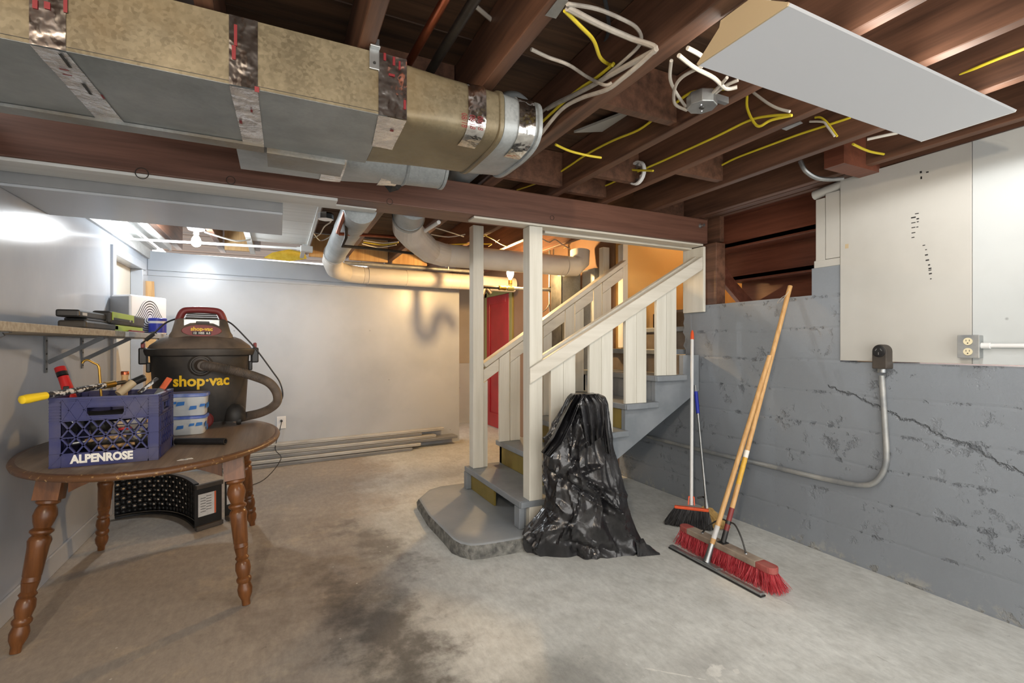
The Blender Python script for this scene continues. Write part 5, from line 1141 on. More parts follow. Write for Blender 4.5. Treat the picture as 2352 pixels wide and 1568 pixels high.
# latches, casters, port
for sx_ in (-1, 1):
    MB().obox(vl(sx_ * 0.298, 0.0, BH - 0.03), rr * 0.022, ff * 0.04, (0, 0, 0.05)).build('latch', M['black_plastic'], vac, bevel=0.008)
    MB().obox(vl(sx_ * 0.300, 0.0, BH + 0.035), rr * 0.009, ff * 0.03, (0, 0, 0.018)).build('latch_tab', M['dusty_red'], vac, bevel=0.006)
    MB().obox(vl(sx_ * 0.272, 0.0, BH - 0.10), rr * 0.012, ff * 0.03, (0, 0, 0.03)).build('side_grip', M['black_plastic'], vac, bevel=0.006)
port = vl(-0.005, 0.215, BH - 0.085)
MB().lathe([(0.066, -0.02), (0.066, 0.012), (0.055, 0.022), (0.05, 0.022), (0.045, 0.005)], port, ff, 24).build('hose_port', M['dusty_black'], vac, smooth=True)
MB().lathe([(0.036, 0.0), (0.034, 0.05), (0.028, 0.07)], port, ff + rr * 0.15, 20).build('hose_cuff', M['dusty_brown'], vac, smooth=True)
hpts = [port + ff * 0.05 + rr * 0.01, vl(0.07, 0.30, BH - 0.095), vl(0.17, 0.30, BH - 0.12), vl(0.28, 0.25, BH - 0.16), vl(0.37, 0.17, BH - 0.21), vl(0.42, 0.11, BH - 0.28), vl(0.425, 0.08, BH - 0.345), vl(0.385, 0.06, BH - 0.39), vl(0.32, 0.07, BH - 0.415), vl(0.25, 0.09, BH - 0.425), vl(0.20, 0.12, BH - 0.43)]
hs_ = spline(hpts, 10)
# finely corrugated hose
hh = []; hrr = []
for i in range(len(hs_) - 1):
    for j in range(3):
        hh.append(hs_[i].lerp(hs_[i+1], j / 3)); hrr.append(0.029 if (i * 3 + j) % 2 else 0.0265)
MB().tube(hh, hrr, 14).build('hose', M['dusty_brown'], vac, smooth=True)
MB().lathe([(0.062, 0), (0.066, 0.03), (0.055, 0.075), (0.03, 0.10), (0.0, 0.105)], vl(0.175, 0.15, 0.028), (0, 0, 1), 20).build('caster_hood', M['dusty_black'], vac, smooth=True)
MB().lathe([(0.024, -0.012), (0.026, 0), (0.024, 0.012)], vl(0.195, 0.185, 0.027), rr, 18).build('caster_wheel', M['rubber'], vac, smooth=True)
MB().lathe([(0.046, -0.02), (0.046, 0.0), (0.036, 0.006), (0.036, 0.003)], vl(0.02, 0.24, 0.05), (ff * 0.9 + rr * 0.45), 22).build('drain_cap', M['dusty_red'], vac, smooth=True)
MB().lathe([(0.024, -0.012), (0.026, 0), (0.024, 0.012)], vl(-0.185, 0.14, 0.027), rr, 18).build('caster_wheel', M['rubber'], vac, smooth=True)
MB().lathe([(0.024, -0.012), (0.026, 0), (0.024, 0.012)], vl(-0.13, -0.17, 0.027), rr, 18).build('caster_wheel', M['rubber'], vac, smooth=True)
MB().lathe([(0.024, -0.012), (0.026, 0), (0.024, 0.012)], vl(0.13, -0.17, 0.027), rr, 18).build('caster_wheel', M['rubber'], vac, smooth=True)
pcord = [vl(-0.125, 0.0, BH + 0.205), vl(-0.19, 0.02, BH + 0.17), vl(-0.26, 0.03, BH + 0.09), vl(-0.305, 0.04, BH + 0.045)]
MB().tube(spline(pcord, 6), 0.005, 8).build('power_cord', M['cable_black'], vac, smooth=True)
MB().tube([vl(-0.245, 0.03, BH + 0.105), vl(-0.285, 0.035, BH + 0.065)], 0.011, 8).build('plug', M['black_plastic'], vac, smooth=True)
pcord2 = [vl(0.125, 0.0, BH + 0.20), vl(0.17, 0.02, BH + 0.17), vl(0.24, 0.03, BH + 0.09), vl(0.31, 0.04, BH - 0.0), vl(0.40, 0.06, BH - 0.14), vl(0.445, 0.08, BH - 0.22), vl(0.46, 0.08, BH - 0.31), vl(0.43, 0.07, BH - 0.37)]
MB().tube(spline(pcord2, 6), 0.005, 8).build('power_cord', M['cable_black'], vac, smooth=True)

# ================================================================== CONTAINERS
def container(c, w, d, h, name, label, seed):
    t = thing(name, label, 'container', c); rnd = random.Random(seed); c = Vector(c)
    def rr4(hx, hy, z): return [Vector((c.x + hx * math.copysign(abs(math.cos(a)) ** 0.4, math.cos(a)), c.y + hy * math.copysign(abs(math.sin(a)) ** 0.4, math.sin(a)), c.z + z)) for a in [2*math.pi*i/28 for i in range(28)]]
    MB().loft([rr4(w*0.43, d*0.43, 0.0005), rr4(w*0.44, d*0.44, 0.006), rr4(w*0.48, d*0.48, h*0.84)]).build('tub', M['cloudy_plastic'], t, smooth=True)
    MB().loft([rr4(w*0.5, d*0.5, h*0.84), rr4(w*0.515, d*0.515, h*0.86), rr4(w*0.515, d*0.515, h*0.95), rr4(w*0.49, d*0.49, h)]).build('lid', M['blue_lid'], t, smooth=True)
    for k in range(4):
        x = c.x + (-0.35 + 0.24*k + rnd.uniform(-.05, .05)) * w; z = c.z + h * rnd.uniform(0.25, 0.62); y = c.y - d*0.468 - 0.004; s = rnd.uniform(0.012, 0.022)
        MB().prism([(x - s, y, z - s*0.7), (x + s, y - 0.001, z - s*0.4), (x + s*1.1, y, z + s*0.6), (x - s*0.6, y, z + s*0.5)], (0, 0.002, 0)).build('blue_tape', M['blue_tape'], t)
    for k in range(2):
        y = c.y - (0.3 - 0.35 * k) * d; z = c.z + h * rnd.uniform(0.3, 0.6); x = c.x + w*0.468 + 0.004; s = 0.02
        MB().prism([(x, y - s, z - s*0.8), (x, y + s, z - s*0.5), (x, y + s*0.8, z + s*0.7), (x, y - s, z + s*0.4)], (-0.002, 0, 0)).build('blue_tape', M['blue_tape'], t)
    return t
c0 = at(432, 999, Z=TZ); cc = Vector((c0.x - 0.012, c0.y + 0.075, TZ + 0.001))
container(cc, 0.195, 0.17, 0.105, 'plastic_container', 'lower cloudy plastic tub with blue lid and tape scraps behind the crate', 1)
container(cc + Vector((0.005, 0.0, 0.106)), 0.195, 0.17, 0.125, 'plastic_container', 'upper cloudy plastic tub with blue lid stacked behind the crate', 2)
tb1 = thing('black_tube', 'short black plastic tube lying on the table beside the crate', 'tube', at(460, 1014, Z=TZ))
ta_, tbp = at(404, 1013, Z=TZ + 0.0175), at(518, 1013, Z=TZ + 0.0175)
dtt = (tbp - ta_).normalized()
MB().lathe([(0.0165, 0), (0.0165, (tbp - ta_).length), (0.012, (tbp - ta_).length), (0.012, 0.02)], ta_, dtt, 18, cap=False).build('tube_wall', M['black_plastic'], tb1, smooth=True)

# ================================================================== SHELF AND WHAT IS ON IT
SZ = 1.327
sh = thing('wall_shelf', 'long grey particle board shelf on metal brackets on the left wall', 'shelf', (-0.96, 3.4, SZ))
MB().box(XL + 0.002, -0.812, 1.6, 3.55, SZ - 0.032, SZ).build('shelf_board', M['shelf_board'], sh, bevel=0.002)
MB().box(XL + 0.002, -0.795, 3.552, 4.95, SZ - 0.032, SZ).build('shelf_board', M['shelf_paint'], sh, bevel=0.002)
for yb in (2.3, 3.386, 3.914):
    bk = MB().box(XL + 0.001, XL + 0.006, yb - 0.014, yb + 0.014, 1.10, SZ - 0.033).build('bracket_upright', M['grey_metal'], sh)
    MB().bar((XL + 0.012, yb, 1.155), (-0.87, yb, SZ - 0.036), 0.012, 0.022, (0, 0, 1)).build('bracket_strut', M['grey_metal'], sh)
    MB().box(XL + 0.006, -0.85, yb - 0.012, yb + 0.012, SZ - 0.036, SZ - 0.0325).build('bracket_arm', M['grey_metal'], sh)
    for z in (1.12, 1.20, 1.27): MB().lathe([(0.005, 0), (0.004, 0.003)], (XL + 0.006, yb, z), (1, 0, 0), 8).build('screw', M['dark_steel'], sh)
# fan heater with triangular grille
fh = thing('fan_heater', 'white box fan heater with triangular ring grille on the shelf', 'heater', (-0.97, 4.45, SZ))
nc = at(300, 740, X=-0.97); R_ = Vector((0.976, 0.217, 0)); V_ = Vector((-0.217, 0.976, 0)); fa = (R_ + V_).normalized(); fb = Vector((fa.y, -fa.x, 0))
hw = 0.16; hd_ = 0.08; hh_ = 0.288
fo = Vector((nc.x, nc.y, SZ + 0.001)) + fa * hw - fb * hd_
MB().obox(fo + Vector((0, 0.0, hh_/2)), fa * hw, fb * hd_, (0, 0, hh_/2)).build('housing', M['white_plastic'], fh, bevel=0.012, seg=3)
MB().obox(fo - fa * (hw + 0.001) - fb * 0.01 + Vector((0, 0.0, hh_/2)), fa * 0.002, fb * 0.075, (0, 0, hh_/2 - 0.014)).build('side_panel', M['grey_board'], fh, bevel=0.001)
gc = fo + fb * (hd_ + 0.0005) + Vector((0, 0, hh_ * 0.40)) + fa * 0.0
def tri(r, n=48):
    out = []
    for k in range(n):
        a = 2*math.pi*k/n + math.pi/2; q = 1.0 + 0.16 * math.cos(3 * (a - math.pi/2)); out.append((r * q * math.cos(a), r * q * math.sin(a)))
    return out
RM = hw * 0.78
MB().prism([gc + fa * x + Vector((0, 0, z)) for x, z in tri(RM * 1.03)], fb * 0.0015).build('grille_back', M['grille_dark'], fh)
for k in range(7):
    r0 = RM * (1.04 - k * 0.135); r1 = r0 - RM * 0.082
    A = tri(r0); B = tri(r1); mb = MB(); n = len(A)
    P = [gc + fb * 0.005 + fa * x + Vector((0, 0, z)) for x, z in A] + [gc + fb * 0.005 + fa * x + Vector((0, 0, z)) for x, z in B]
    mb.add(P, [(i, (i+1) % n, n + (i+1) % n, n + i) for i in range(n)]); mb.build('grille_ring', M['white_plastic'], fh)
MB().prism([gc + fb * 0.0016 + fa * x + Vector((0, 0, z)) for x, z in tri(RM * 0.13, 24)], fb * 0.004).build('grille_centre', M['white_plastic'], fh)
# charger, batteries, tub, knife
ch = thing('battery_charger', 'black battery charger with cord on the shelf', 'charger', at(225, 738, X=-0.90))
ya, yb2 = at(180, 735, X=-0.88).y, at(258, 735, X=-0.88).y
MB().box(-0.96, -0.85, ya, yb2, SZ + 0.001, SZ + 0.042).build('charger_body', M['dusty_black'], ch, bevel=0.01)
MB().box(-0.95, -0.86, ya + 0.05, yb2 - 0.02, SZ + 0.042, SZ + 0.055).build('charger_dock', M['black_plastic'], ch, bevel=0.004)
for k, pts in enumerate((((3.05, .002), (3.12, .055), (3.20, .06), (3.27, .004)), ((3.2, .002), (3.32, .05), (3.45, .045), (3.52, .004)), ((3.3, .003), (3.42, .028), (3.52, .045), (3.6, .03)))):
    MB().tube(spline([(-0.93 + 0.01*k, y, SZ + 0.003 + z) for y, z in pts], 6), 0.0035, 6).build('cord', M['cable_black'], ch, smooth=True)
bt1 = thing('black_battery', 'black tool battery resting on top of the charger', 'battery', (-0.9, (ya + yb2)/2, SZ + 0.056))
y2a, y2b = at(173, 720, X=-0.88).y, at(246, 720, X=-0.88).y
MB().box(-0.955, -0.865, y2a, y2b, SZ + 0.056, SZ + 0.092).build('battery_case', M['black_plastic'], bt1, bevel=0.008)
MB().box(-0.8645, -0.863, y2a + 0.04, y2a + 0.10, SZ + 0.066, SZ + 0.08).build('label_patch', M['paper_label'], bt1)
bt2 = thing('lime_battery', 'lime green and black long tool battery on the shelf', 'battery', (-0.88, 4.1, SZ))
y3a, y3b = at(247, 715, X=-0.86).y, at(326, 715, X=-0.86).y
MB().box(-0.93, -0.845, y3a, y3b, SZ + 0.040, SZ + 0.112).build('battery_case', M['dusty_black'], bt2, bevel=0.012)
MB().box(-0.8445, -0.842, y3a + 0.02, y3a + (y3b - y3a) * 0.62, SZ + 0.062, SZ + 0.108).build('green_panel', M['green_plastic'], bt2)
MB().box(-0.8418, -0.8412, y3a + 0.04, y3a + (y3b - y3a) * 0.58, SZ + 0.062, SZ + 0.076).build('label_patch', M['black_print'], bt2)
lettering('40V', 0.02, (-0.8408, y3a + (y3b - y3a) * 0.5, SZ + 0.069), (0, 1, 0), (0, 0, 1), M['white_print'], bt2)
MB().box(-0.92, -0.85, y3a + 0.1, y3b - 0.02, SZ + 0.001, SZ + 0.039).build('green_foot', M['green_plastic'], bt2, bevel=0.006)
tbm = thing('wipes_tub', 'white tub with blue lid and blue label on the shelf end', 'tub', at(362, 757, X=-0.86))
tcc = at(362, 750, X=-0.826); tcy = tcc.y; tr = 0.055
MB().lathe([(tr, 0.001), (tr, 0.105)], (-0.826, tcy, SZ), (0, 0, 1), 24).build('tub_body', M['white_plastic'], tbm, smooth=True)
MB().lathe([(tr + 0.003, 0.100), (tr + 0.004, 0.118), (tr, 0.122)], (-0.826, tcy, SZ), (0, 0, 1), 24).build('lid', M['blue_label'], tbm, smooth=True)
MB().lathe([(tr + 0.001, 0.012), (tr + 0.001, 0.082)], (-0.826, tcy, SZ), (0, 0, 1), 24, cap=False).build('label_band', M['blue_label'], tbm, smooth=True)
tag(MB().bar((-0.835, 3.75, SZ + 0.008), (-0.83, 4.05, SZ + 0.008), 0.016, 0.012).build('utility_knife', M['dusty_red'], bevel=0.003), 'dark red utility knife lying on the shelf edge', 'knife')
tag(MB().tube(spline([(-0.85, 4.30, SZ + 0.006), (-0.815, 4.33, SZ + 0.012), (-0.800, 4.35, SZ - 0.04), (-0.80, 4.37, 1.15), (-0.79, 4.38, 0.95), (-0.8, 4.40, 0.78)], 6), 0.004, 8).build('hanging_cord', M['cable_black'], smooth=True), 'black cord hanging off the shelf edge in front of the door', 'cord')
tag(MB().tube(spline([(-0.85, 4.62, SZ + 0.006), (-0.815, 4.65, SZ + 0.03), (-0.800, 4.70, SZ - 0.04), (-0.80, 4.70, 1.2), (-0.80, 4.70, 0.9), (-0.78, 4.66, 0.75)], 6), 0.004, 8).build('hanging_cord', M['cable_black'], smooth=True), 'second black cord hanging off the shelf end below the tub', 'cord')
tag(MB().bar((-1.04, 5.50, 0.002), (-1.095, 5.53, 1.84), 0.09, 0.018, (0.5, -1, 0)).build('pine_board', M['raw_wood']), 'narrow raw pine board leaning in the back left corner', 'board')
tag(MB().bar((-0.93, 5.55, 0.002), (-0.94, 5.58, 1.32), 0.07, 0.018, (0.3, -1, 0)).build('pine_board', M['raw_wood']), 'shorter pine strip standing behind the vacuum by the door', 'board')

# ================================================================== BLACK PERFORATED PANEL UNDER THE TABLE
pf_ = thing('perforated_panel', 'curved black perforated metal panel standing under the table', 'panel', (-0.75, 4.15, 0))
pA, pM, pB = Vector((-1.06, 4.36, 0)), Vector((-0.86, 4.42, 0)), Vector((-0.49, 3.90, 0))
def curve(t): return (pA * (1-t)**2 + Vector((-0.70, 4.52, 0)) * 2*t*(1-t) + pB * t*t)
PH = 0.31
def pnorm(t): d = curve(min(t + 0.01, 1)) - curve(max(t - 0.01, 0)); return Vector((d.y, -d.x, 0)).normalized()
mb = MB(); NX, NZ = 22, 8
def pp_(i, j): return curve(i) + Vector((0, 0, 0.02 + (PH - 0.04) * j))
for i in range(NX):
    for j in range(NZ):
        i0, i1, j0, j1 = i/NX, (i+1)/NX, j/NZ, (j+1)/NZ
        hole = (i + j) % 2 == 0 and 1 <= j < NZ - 0 and i < NX - 5
        if not hole or j == 0:
            mb.add([pp_(i0,j0), pp_(i1,j0), pp_(i1,j1), pp_(i0,j1)], [(0,1,2,3)])
        else:
            K = 12; sq = []; ci = []
            for k in range(K):
                a = 2*math.pi*(k+0.5)/K; c, s_ = math.cos(a), math.sin(a); m_ = max(abs(c), abs(s_))
                sq.append(pp_(i0 + (i1-i0)*(0.5 + 0.5*c/m_), j0 + (j1-j0)*(0.5 + 0.5*s_/m_))); ci.append(pp_(i0 + (i1-i0)*(0.5 + 0.27*c), j0 + (j1-j0)*(0.5 + 0.20*s_)))
            mb.add(sq + ci, [(k, (k+1) % K, K + (k+1) % K, K + k) for k in range(K)])
o = mb.build('perforated_sheet', M['black_plastic'], pf_, smooth=True); so = o.modifiers.new('thick', 'SOLIDIFY'); so.thickness = 0.003
for z0, out in ((0.005, 0.03), (PH - 0.02, 0.03)):
    mb = MB(); R0 = []
    for k in range(25):
        t = k/24; n = pnorm(t); p = curve(t); R0.append([p + Vector((0,0,z0)), p + n*out + Vector((0,0,z0)), p + n*out + Vector((0,0,z0 + 0.014)), p + Vector((0,0,z0 + 0.014))])
    mb.loft(R0).build('rolled_edge', M['black_plastic'], pf_, smooth=True, sharp=0.5)
lb1 = Vector((-0.505, 3.83, 0)); lb2 = Vector((-0.36, 3.93, 0)); dl = (lb2 - lb1).normalized(); nl = Vector((dl.y, -dl.x, 0))
MB().obox((lb1 + lb2)/2 + Vector((0,0,0.155)), (lb2 - lb1)/2, nl*0.003, (0,0,0.14)).build('side_flange', M['black_plastic'], pf_)
MB().obox((lb1 + lb2)/2 + nl*0.012 + Vector((0,0,0.295)), (lb2 - lb1)/2, nl*0.014, (0,0,0.014)).build('side_lip', M['dusty_black'], pf_, bevel=0.003)
MB().obox((lb1 + lb2)/2 + nl*0.012 + Vector((0,0,0.018)), (lb2 - lb1)/2, nl*0.014, (0,0,0.014)).build('side_lip', M['dusty_black'], pf_, bevel=0.003)
MB().obox((lb1 + lb2)/2 + nl*0.004 - dl*0.01 + Vector((0,0,0.165)), dl*0.058, nl*0.001, (0,0,0.075)).build('warning_label', M['paper_label'], pf_)
MB().obox((lb1 + lb2)/2 + nl*0.0052 + dl*0.042 + Vector((0,0,0.165)), dl*0.005, nl*0.0005, (0,0,0.075)).build('label_stripe', M['orange_metal'], pf_)
for k in range(12): MB().obox((lb1 + lb2)/2 + nl*0.0054 - dl*(0.037 if k % 2 else 0.0) + Vector((0,0,0.22 - 0.009*k)), dl*0.017, nl*0.0003, (0,0,0.0018)).build('label_print', M['dark_steel'], pf_)
sp2 = thing('label_panel', 'small black panel with white label standing behind the right table legs', 'panel', (-0.28, 3.95, 0))
q1 = Vector((-0.345, 4.00, 0)); q2 = Vector((-0.235, 4.07, 0)); dq = (q2 - q1).normalized(); nq = Vector((dq.y, -dq.x, 0))
MB().obox((q1 + q2)/2 + Vector((0,0,0.141)), (q2 - q1)/2, nq*0.004, (0,0,0.14)).build('panel_sheet', M['black_plastic'], sp2)
MB().obox((q1 + q2)/2 + nq*0.005 + Vector((0,0,0.175)), (q2 - q1)*0.42, nq*0.001, (0,0,0.07)).build('warning_label', M['paper_label'], sp2)
MB().obox((q1 + q2)/2 + nq*0.0065 + dq*0.045 + Vector((0,0,0.175)), dq*0.004, nq*0.0005, (0,0,0.07)).build('label_stripe', M['orange_metal'], sp2)
MB().obox((q1 + q2)/2 + nq*0.03 + Vector((0,0,0.014)), (q2 - q1)*0.5, nq*0.03, (0,0,0.012)).build('bottom_lip', M['dusty_brown'], sp2, bevel=0.003)

# ================================================================== TRASH BAG
def make_bag_mesh():
    rows = [(905, 1320, 1368), (912, 1310, 1384), (928, 1302, 1389), (950, 1288, 1393), (975, 1274, 1396), (1005, 1264, 1402), (1040, 1256, 1409), (1080, 1253, 1418), (1110, 1254, 1427), (1150, 1257, 1436), (1175, 1250, 1441), (1200, 1228, 1450), (1230, 1208, 1462), (1255, 1199, 1474), (1268, 1200, 1484), (1276, 1206, 1478)]
    rnd = random.Random(77); NA, NH = 180, 140; rings = []
    folds = []
    for k in range(110):
        vert = rnd.random() < 0.5
        h0 = rnd.uniform(0.0, 0.9)
        th0 = rnd.uniform(0.9, 2*math.pi - 0.9)
        ln = rnd.uniform(0.15, 0.5); ang = rnd.gauss(0, 0.35) if vert else rnd.uniform(0.7, 1.4) * rnd.choice((-1, 1))
        folds.append((th0, h0, ln, ang, rnd.uniform(0.008, 0.026), rnd.uniform(0.018, 0.06), rnd.choice((1, 1, -1))))
    D0 = 2.91
    for ih in range(NH + 1):
        s = ih / NH                                     # 0 top .. 1 bottom
        v = 905 + (1276 - 905) * s
        for a, b in zip(rows, rows[1:]):
            if a[0] <= v <= b[0] + 1e-6:
                t = (v - a[0]) / (b[0] - a[0]); uL = a[1] + (b[1]-a[1])*t; uR = a[2] + (b[2]-a[2])*t; break
        Dc = D0 + 0.06 - 0.02 * s
        pL, pR = at(uL, v, D=Dc), at(uR, v, D=Dc); z = pL.z
        z = max(0.001, (at(1340, 905, D=Dc).z) * (1 - s) ** 1.0) if s > 0.0 else z
        c = (pL + pR) / 2; hw_ = (pR - pL).length / 2; xd = (pR - pL).normalized(); yd = Vector((-xd.y, xd.x, 0))   # yd away from the camera
        dep = 0.07 + 0.055 * min(1, s * 1.5)
        ring_ = []
        for k in range(NA):
            th = 2*math.pi*k/NA                           # 0 = right, pi/2 = back, 3pi/2 = front
            cx_, sy_ = math.cos(th), math.sin(th); q = 0.0
            for (t0, h0, ln, ang, am, wd, sg) in folds:
                dth = (t0 - th + math.pi) % (2*math.pi) - math.pi; dh = s - h0
                along = dh * math.cos(ang) + dth * 0.3 * math.sin(ang); perp = -dh * math.sin(ang) + dth * 0.3 * math.cos(ang)
                if 0 < along < ln:
                    w_ = wd * (0.35 + 0.65 * along / ln); e = math.sin(math.pi * along / ln) ** 0.6
                    q += sg * 1.25 * am * e * max(0, 1 - abs(perp) / w_)
            q += (0.5 - abs(noise.noise(Vector((cx_ * 3.4, sy_ * 3.4, s * 2.2 + 4))))) * 0.075 * (1 - s) ** 1.3 + (0.35 - abs(noise.noise(Vector((cx_ * 2.1 + 7, sy_ * 2.1, s * 4.5))))) * 0.05 * (1 - 0.4 * s)
            q += 0.010 * noise.noise(Vector((cx_ * 2.2, sy_ * 2.2, s * 5)))
            dd = dep
            edge = 0.4 + 0.6 * abs(sy_)                    # keep the outline
            p = c + xd * (hw_ + q * edge) * cx_ + yd * (dd + q) * sy_
            ring_.append(Vector((p.x, p.y, max(z, 0.001))))
        rings.append(ring_)
    mb = MB(); mb.loft(rings); return mb
bg = thing('trash_bag', 'full black plastic trash bag standing in front of the stairs', 'trash bag', (1.66, 2.45, 0))
make_bag_mesh().build('bag_body', M['bag'], bg, smooth=True, sharp=0.55)
# gathered open mouth: ragged folded flaps
rm = random.Random(9)
def flap(px, D, seed, amp=0.015, nw=10):
    rnd = random.Random(seed); L_, R_ = px; vs = []; n = len(L_)
    for (a, b) in zip(L_, R_):
        for j in range(nw + 1):
            t = j / nw; u = a[0] + (b[0]-a[0])*t; v = a[1] + (b[1]-a[1])*t
            vs.append(at(u, v, D=D + amp * math.sin(j * 2.1 + seed) + rnd.uniform(-amp, amp) * 0.6))
    fs = [(i*(nw+1)+j, i*(nw+1)+j+1, (i+1)*(nw+1)+j+1, (i+1)*(nw+1)+j) for i in range(n-1) for j in range(nw)]
    o = MB().add(vs, fs).build('bag_flap', M['bag'], bg, smooth=True, sharp=0.5); m_ = o.modifiers.new('t', 'SOLIDIFY'); m_.thickness = 0.0015; return o
flap((((1318, 906), (1306, 925), (1290, 955), (1268, 1000), (1243, 1038)), ((1345, 904), (1330, 930), (1312, 975), (1290, 1020), (1262, 1050))), 2.82, 1)
flap((((1322, 908), (1330, 940), (1338, 990), (1345, 1030)), ((1368, 904), (1385, 926), (1388, 960), (1384, 1000))), 2.835, 2, 0.012)
flap((((1364, 908), (1376, 935), (1384, 985), (1392, 1040)), ((1374, 904), (1393, 930), (1397, 985), (1404, 1045))), 2.84, 3, 0.01, 5)
# tail of the bag spread on the floor at the right
tl = []
for k in range(9):
    t = k / 8; w_ = 1 - t
    c = at(1455 + 60 * t, 1262 + 10 * t, Z=0.0); c.z = 0
    hgt = 0.11 * w_ ** 1.2 + 0.006; dpt = 0.09 * w_ + 0.012; vd = Vector((S, C, 0))
    tl.append([Vector((c.x, c.y, 0.001)) - vd * dpt, c + Vector((0, 0, hgt * 0.6)) - vd * dpt * 0.6, c + Vector((0.0, 0, hgt * (1 + 0.15 * math.sin(k * 2.6)))), c + Vector((0, 0, hgt * 0.6)) + vd * dpt * 0.6, Vector((c.x, c.y, 0.001)) + vd * dpt])
MB().loft(tl).build('bag_tail', M['bag'], bg, smooth=True, sharp=0.8)

# ================================================================== BROOMS
def bristles(pts_top, dirs, length, n, r, seed, spread, mat, parent, curl=0.0):
    rnd = random.Random(seed); vs = []; fs = []
    for _ in range(n):
        p, d = pts_top(rnd); d = d.normalized(); ln = length * rnd.uniform(0.92, 1.04)
        a = d.cross(Vector((rnd.uniform(-1, 1), rnd.uniform(-1, 1), 0.1))).normalized() * r; b = d.cross(a).normalized() * r
        mid = p + d * ln * 0.55 + a * rnd.uniform(-curl, curl) / r; tip = p + d * ln + a * rnd.uniform(-curl, curl) * 2 / r
        mid.z = max(mid.z, 0.004); tip.z = max(tip.z, 0.0012); i = len(vs)
        for c, s_ in ((p, 1.0), (mid, 1.0), (tip, 0.7)): vs += [c + a*s_, c - a*0.5*s_ + b*0.87*s_, c - a*0.5*s_ - b*0.87*s_]
        for k in range(2):
            for j in range(3): fs.append((i + k*3 + j, i + k*3 + (j+1) % 3, i + (k+1)*3 + (j+1) % 3, i + (k+1)*3 + j))
        fs.append((i + 6, i + 7, i + 8))
    o = MB().add(vs, fs).build('bristles', mat, parent); o['kind'] = 'stuff'; return o

# push broom
pbm = thing('push_broom', 'wide push broom with red bristles and wooden handle leaning on the grey wall', 'broom', (2.22, 1.87, 0))
h0, h1 = at(1566, 1208, Z=0.105), at(1784, 1313, Z=0.105); hd = (h1 - h0).normalized(); hn = Vector((hd.y, -hd.x, 0))
if hn.dot(Vector((-1, -1, 0))) < 0: hn = -hn
hl = (h1 - h0).length
def hb(s, o, z): return h0 + hd * s + hn * o + Vector((0, 0, z))
def blk(s0, s1, mat, nm, rnd_end=0):
    pts = []
    for s, o in ((s0, -0.034), (s1, -0.034), (s1, 0.034), (s0, 0.034)): pts.append(hb(s, o, -0.016))
    if rnd_end:
        n = 8; pts = []
        if rnd_end > 0:
            pts = [hb(s0, -0.034, -0.016)] + [hb(s1 - 0.03 + 0.03 * math.sin(math.pi * k / n), -0.034 * math.cos(math.pi * k / n), -0.016) for k in range(n + 1)] + [hb(s0, 0.034, -0.016)]
        else:
            pts = [hb(s1, 0.034, -0.016)] + [hb(s0 + 0.03 - 0.03 * math.sin(math.pi * k / n), 0.034 * math.cos(math.pi * k / n), -0.016) for k in range(n + 1)] + [hb(s1, -0.034, -0.016)]
    MB().prism(pts, (0, 0, 0.034)).build(nm, mat, pbm, bevel=0.005)
blk(0.075, hl - 0.10, M['broom_block'], 'broom_block'); blk(0, 0.0745, M['broom_red'], 'block_end', -1); blk(hl - 0.0995, hl, M['broom_red'], 'block_end', 1)
def pt1(rnd):
    s = rnd.uniform(0.01, hl - 0.01); o = rnd.uniform(-0.028, 0.028)
    e = max(0, (s - hl + 0.12) / 0.12) - max(0, (0.05 - s) / 0.05) * 0.4
    return hb(s, o, -0.016), Vector((0, 0, -1)) + hd * (e * 0.75 + rnd.gauss(0, 0.10)) + hn * (o * 12 + rnd.gauss(0, 0.10))
bristles(pt1, None, 0.096, 2600, 0.0013, 3, 0, M['bristle_red'], pbm, 0.008)
ha = hb(hl * 0.49, 0.0, 0.02); top = at(1815, 657, X=2.925); hdv = (top - ha).normalized()
MB().tube([ha + hdv * 0.20, top], 0.0138, 16).build('handle', M['handle_wood'], pbm, smooth=True)
MB().tube([ha + hdv * 0.065, ha + hdv * 0.20], 0.0142, 16).build('red_sleeve', M['dusty_red'], pbm, smooth=True)
MB().tube([ha + hdv * 0.0, ha + hdv * 0.07], 0.0145, 12).build('socket', M['dark_steel'], pbm, smooth=True)
MB().obox(ha + Vector((0, 0, 0.0)) - Vector((0,0,0.0)), hd * 0.022, hn * 0.022, (0, 0, 0.003)).build('socket_plate', M['dark_steel'], pbm)
# paper sticker on the handle
la, lb_ = ha + hdv * 0.34, ha + hdv * 0.50
MB().tube([la, lb_], 0.0142, 16, cap=False).build('sticker', plain('yellow_sticker', (222, 178, 66), (206, 158, 60), 30, 0.5), pbm, smooth=True)
MB().tube([lb_ + hdv * 0.002, ha + hdv * 0.545], 0.0142, 16, cap=False).build('sticker', M['white_print'], pbm, smooth=True)
for sgn in (-1, 1):
    a = ha + hdv * 0.115; e = hb(hl * 0.49 + sgn * 0.155, 0.0, 0.0215)
    MB().tube(spline([a, a + hd * sgn * 0.045 + Vector((0, 0, 0.004)), a.lerp(e, 0.52) + hd * sgn * 0.028 + Vector((0, 0, 0.012)), e], 5), 0.0045, 8, flat=1).build('brace', M['dark_steel'], pbm, smooth=True)
    MB().lathe([(0.009, 0), (0.008, 0.004)], e - Vector((0, 0, 0.003)), (0, 0, 1), 10).build('bolt', M['steel'], pbm)
MB().tube([ha + hdv * 0.105, ha + hdv * 0.125], 0.0155, 14).build('brace_clamp', M['dark_steel'], pbm, smooth=True)
